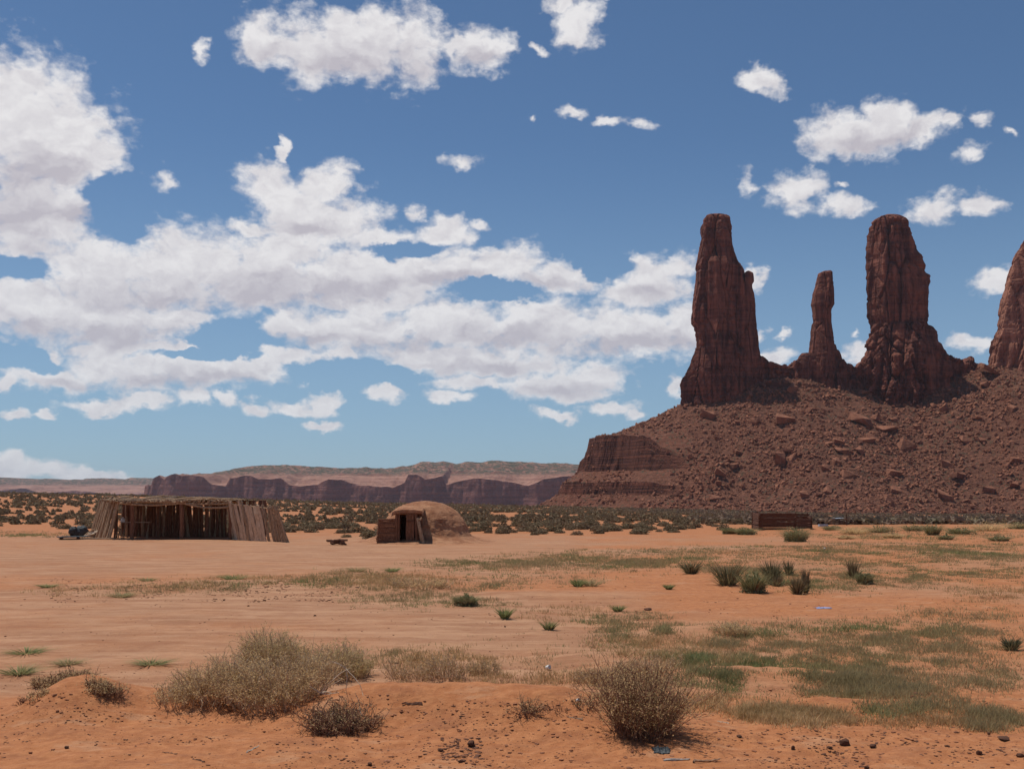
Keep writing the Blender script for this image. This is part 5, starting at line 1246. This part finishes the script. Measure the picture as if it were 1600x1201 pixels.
def stick(u, v, L, ang, r, mat, lb, seed):
    x, y, z = px(u, v); mb = MB(); d = np.array([math.cos(ang), math.sin(ang), 0]) * L / 2; k = np.linspace(-1, 1, 9)
    p = np.stack([x + d[0] * k, y + d[1] * k], 1); zz = gh(p[:, 0], p[:, 1]) + r * 1.1
    P = np.stack([p[:, 0], p[:, 1] , np.interp(k, [-1, 1], [zz[0], zz[-1]])], 1); P[:, 2] = np.maximum(P[:, 2], zz - r * .8); P += np.random.default_rng(seed).normal(size=P.shape) * r * .6
    P0 = P.mean(0); tubes(mb, (P - P0)[None], r * 1.3, r * .7); o = mb.build('stick', M[mat]); o.location = tuple(P0); tag(o, lb, 'stick')
stick(645, 1102, .20, 2.9, .013, 'bark_dark', 'thick dark stick lying on top of the sand bank', 1); stick(1105, 1190, .26, .1, .011, 'bark_dark', 'brown stick at the bottom edge right of the rounded bush', 2)
stick(897, 1121, .16, 2.8, .008, 'bark', 'pale stick on the sand face left of the rounded bush', 3); stick(265, 1176, .24, 2.5, .005, 'bark_dark', 'thin dark twig on crumbly sand at the lower left', 4)
stick(1130, 1128, .16, 2.3, .006, 'bark_pale', 'white twig at the edge of the dry grass right of the rounded bush', 5); stick(395, 1170, .20, 1.1, .006, 'bark_pale', 'short pale twig on sand below the big clump', 6); stick(310, 1187, .16, 2.6, .009, 'bark_dark', 'dark twig near the bottom edge at left', 7)
# litter
def cup(u, v, r, lb, cat, tilt):
    x, y, z = px(u, v); mb = MB(); lathe(mb, [(0, 0), (.7 * r, 0), (.75 * r, .05 * r), (r, 2.0 * r), (1.08 * r, 2.05 * r), (1.0 * r, 2.1 * r), (.7 * r, .15 * r), (0, .12 * r)], 18)
    for q in range(len(mb.v)): mb.v[q] = mb.v[q] + 0.22 * r * fbm(mb.v[q][:, 0] / r, mb.v[q][:, 1] / r, mb.v[q][:, 2] / r, 2, 5)[:, None]
    o = mb.build(cat, M['white'], smooth=True); o.location = (x, y, z + r * .8); o.rotation_euler = (tilt, 0.4, 0.9); tag(o, lb, cat)
cup(853, 1045, .030, 'crumpled white plastic cup on the sand behind the bank', 'cup', 1.3)
cup(900, 1097, .018, 'small white bottle cap beside dead twigs on the bank', 'cap', 1.0)
cup(1287, 858, .04, 'white scrap of plastic far off in the grass below the corral', 'scrap', 1.2)
M['blue_bag'] = m_plain('blue_plastic_film', (0.18, 0.22, 0.42), (0.40, 0.42, 0.62), 12, .4, .3)
def rag(u, v, w_, d_, h, mat, lb, name, seed):
    x, y, z = px(u, v); n = 26; X_, Y_ = np.meshgrid(np.linspace(-w_ / 2, w_ / 2, n), np.linspace(-d_ / 2, d_ / 2, n)); r = np.hypot(X_ / w_ * 2, Y_ / d_ * 2)
    X2 = X_ * (1 + .25 * fbm(X_ / w_ * 3, Y_ / d_ * 3, 0, 2, seed)); Y2 = Y_ * (1 + .35 * fbm(X_ / w_ * 3, Y_ / d_ * 3, 4, 2, seed))
    Zt = gh(x + X2, y + Y2) - z + .006 + h * np.abs(fbm(X_ / w_ * 5, Y_ / d_ * 5, 0, 4, seed + 1)) * (1.1 - .6 * r)
    mb = MB(); mb.add(np.stack([X2, Y2, Zt], -1).reshape(-1, 3), grid_faces(n, n)); mb.add(np.stack([X2, Y2, Zt - .004], -1).reshape(-1, 3), grid_faces(n, n))
    o = mb.build(name, mat, smooth=True); o.location = (x, y, z); tag(o, lb, name.replace('_', ' '))
rag(1286, 950, .34, .16, .05, M['blue_bag'], 'pale blue plastic bag flattened on the pink sand', 'plastic_bag', 3)
rag(1033, 1172, .17, .14, .06, M['tarp'], 'dark blue-grey rag at the foot of the rounded tan bush', 'rag', 4)
M['film'] = m_plain('grey_film', (0.26, 0.22, 0.20), (0.36, 0.29, 0.25), 12, .5, .3)
rag(1058, 1187, .22, .03, .02, M['film'], 'faded grey strip of plastic lying on sand beside the dark rag', 'plastic_strip', 5)
# crumbs: too many to count
def crumbs(n, u0, u1, v0, v1, s0, s1, mat, name, lb, seed, thr=0.0, nscale=.5):
    rg = np.random.default_rng(seed); U = u0 + (u1 - u0) * rg.random(n); V = v0 + (v1 - v0) * rg.random(n); x, y = gxy(U, V)
    ok = fbm(x / nscale, y / nscale, 0, 3, seed) + .12 * rg.normal(size=n) > thr; x, y = x[ok], y[ok]; s = (s0 + (s1 - s0) * rg.random(len(x)) ** 5) * (1 + y * .01)
    return x, y, gh(x, y), s
mb = MB(); rg = np.random.default_rng(3)
for (n, u0, u1, v0, v1, s0, s1, thr) in [(5000, -20, 560, 1110, 1201, .001, .014, .12), (2500, 480, 800, 1085, 1201, .001, .018, .24), (800, 780, 1050, 1090, 1201, .001, .009, .26), (4000, 1040, 1620, 1130, 1201, .001, .018, .18),
        (3200, -20, 1620, 1000, 1130, .003, .014, .12), (3200, -20, 1620, 900, 1000, .006, .022, .08), (3000, 80, 560, 903, 940, .008, .035, .0)]:
    x, y, z, s = crumbs(n, u0, u1, v0, v1, s0, s1, None, '', '', int(u0 + v0 + 7), thr)
    many(x, y, z, s, cv, cf, mb, rg, .7)
x, y = gxy(690 + 62 * rg.random(160), 1152 + 36 * rg.random(160)); many(x, y, gh(x, y), .006 + .022 * rg.random(160) ** 2, cv, cf, mb, rg, .7)
x, y = gxy(575 + 130 * rg.random(130), 1160 + 38 * rg.random(130)); many(x, y, gh(x, y), .004 + .012 * rg.random(130) ** 2, cv, cf, mb, rg, .7)
tag(mb.build('crumbs', M['clod']), 'dark crumbs of dung, bark and crusted soil strewn over the sand', 'crumbs', kind='stuff')
mb = MB(); x, y, z, s = crumbs(7000, -20, 1620, 1040, 1201, .004, .022, None, '', '', 91, .02, .8); many(x, y, z, s, cv, cf, mb, rg, .7)
tag(mb.build('soil_crumbs', M['earth_clod']), 'small lumps of orange earth on the loose sand', 'crumbs', kind='stuff')

# ------------------------------------------------------------ haze
mh = bpy.data.materials.new('haze'); mh.use_nodes = True; nt = mh.node_tree; nt.nodes.clear()
vo = nt.nodes.new('ShaderNodeVolumePrincipled'); vo.inputs['Color'].default_value = (0.72, 0.80, 0.95, 1); vo.inputs['Density'].default_value = 0.00005; vo.inputs['Anisotropy'].default_value = 0.3
ou = nt.nodes.new('ShaderNodeOutputMaterial'); nt.links.new(vo.outputs[0], ou.inputs['Volume'])
mb = MB(); box(mb, (-9600, -9600, -60), (9600, 9600, 240)); ho = mb.build('haze', mh); ho['kind'] = 'stuff'
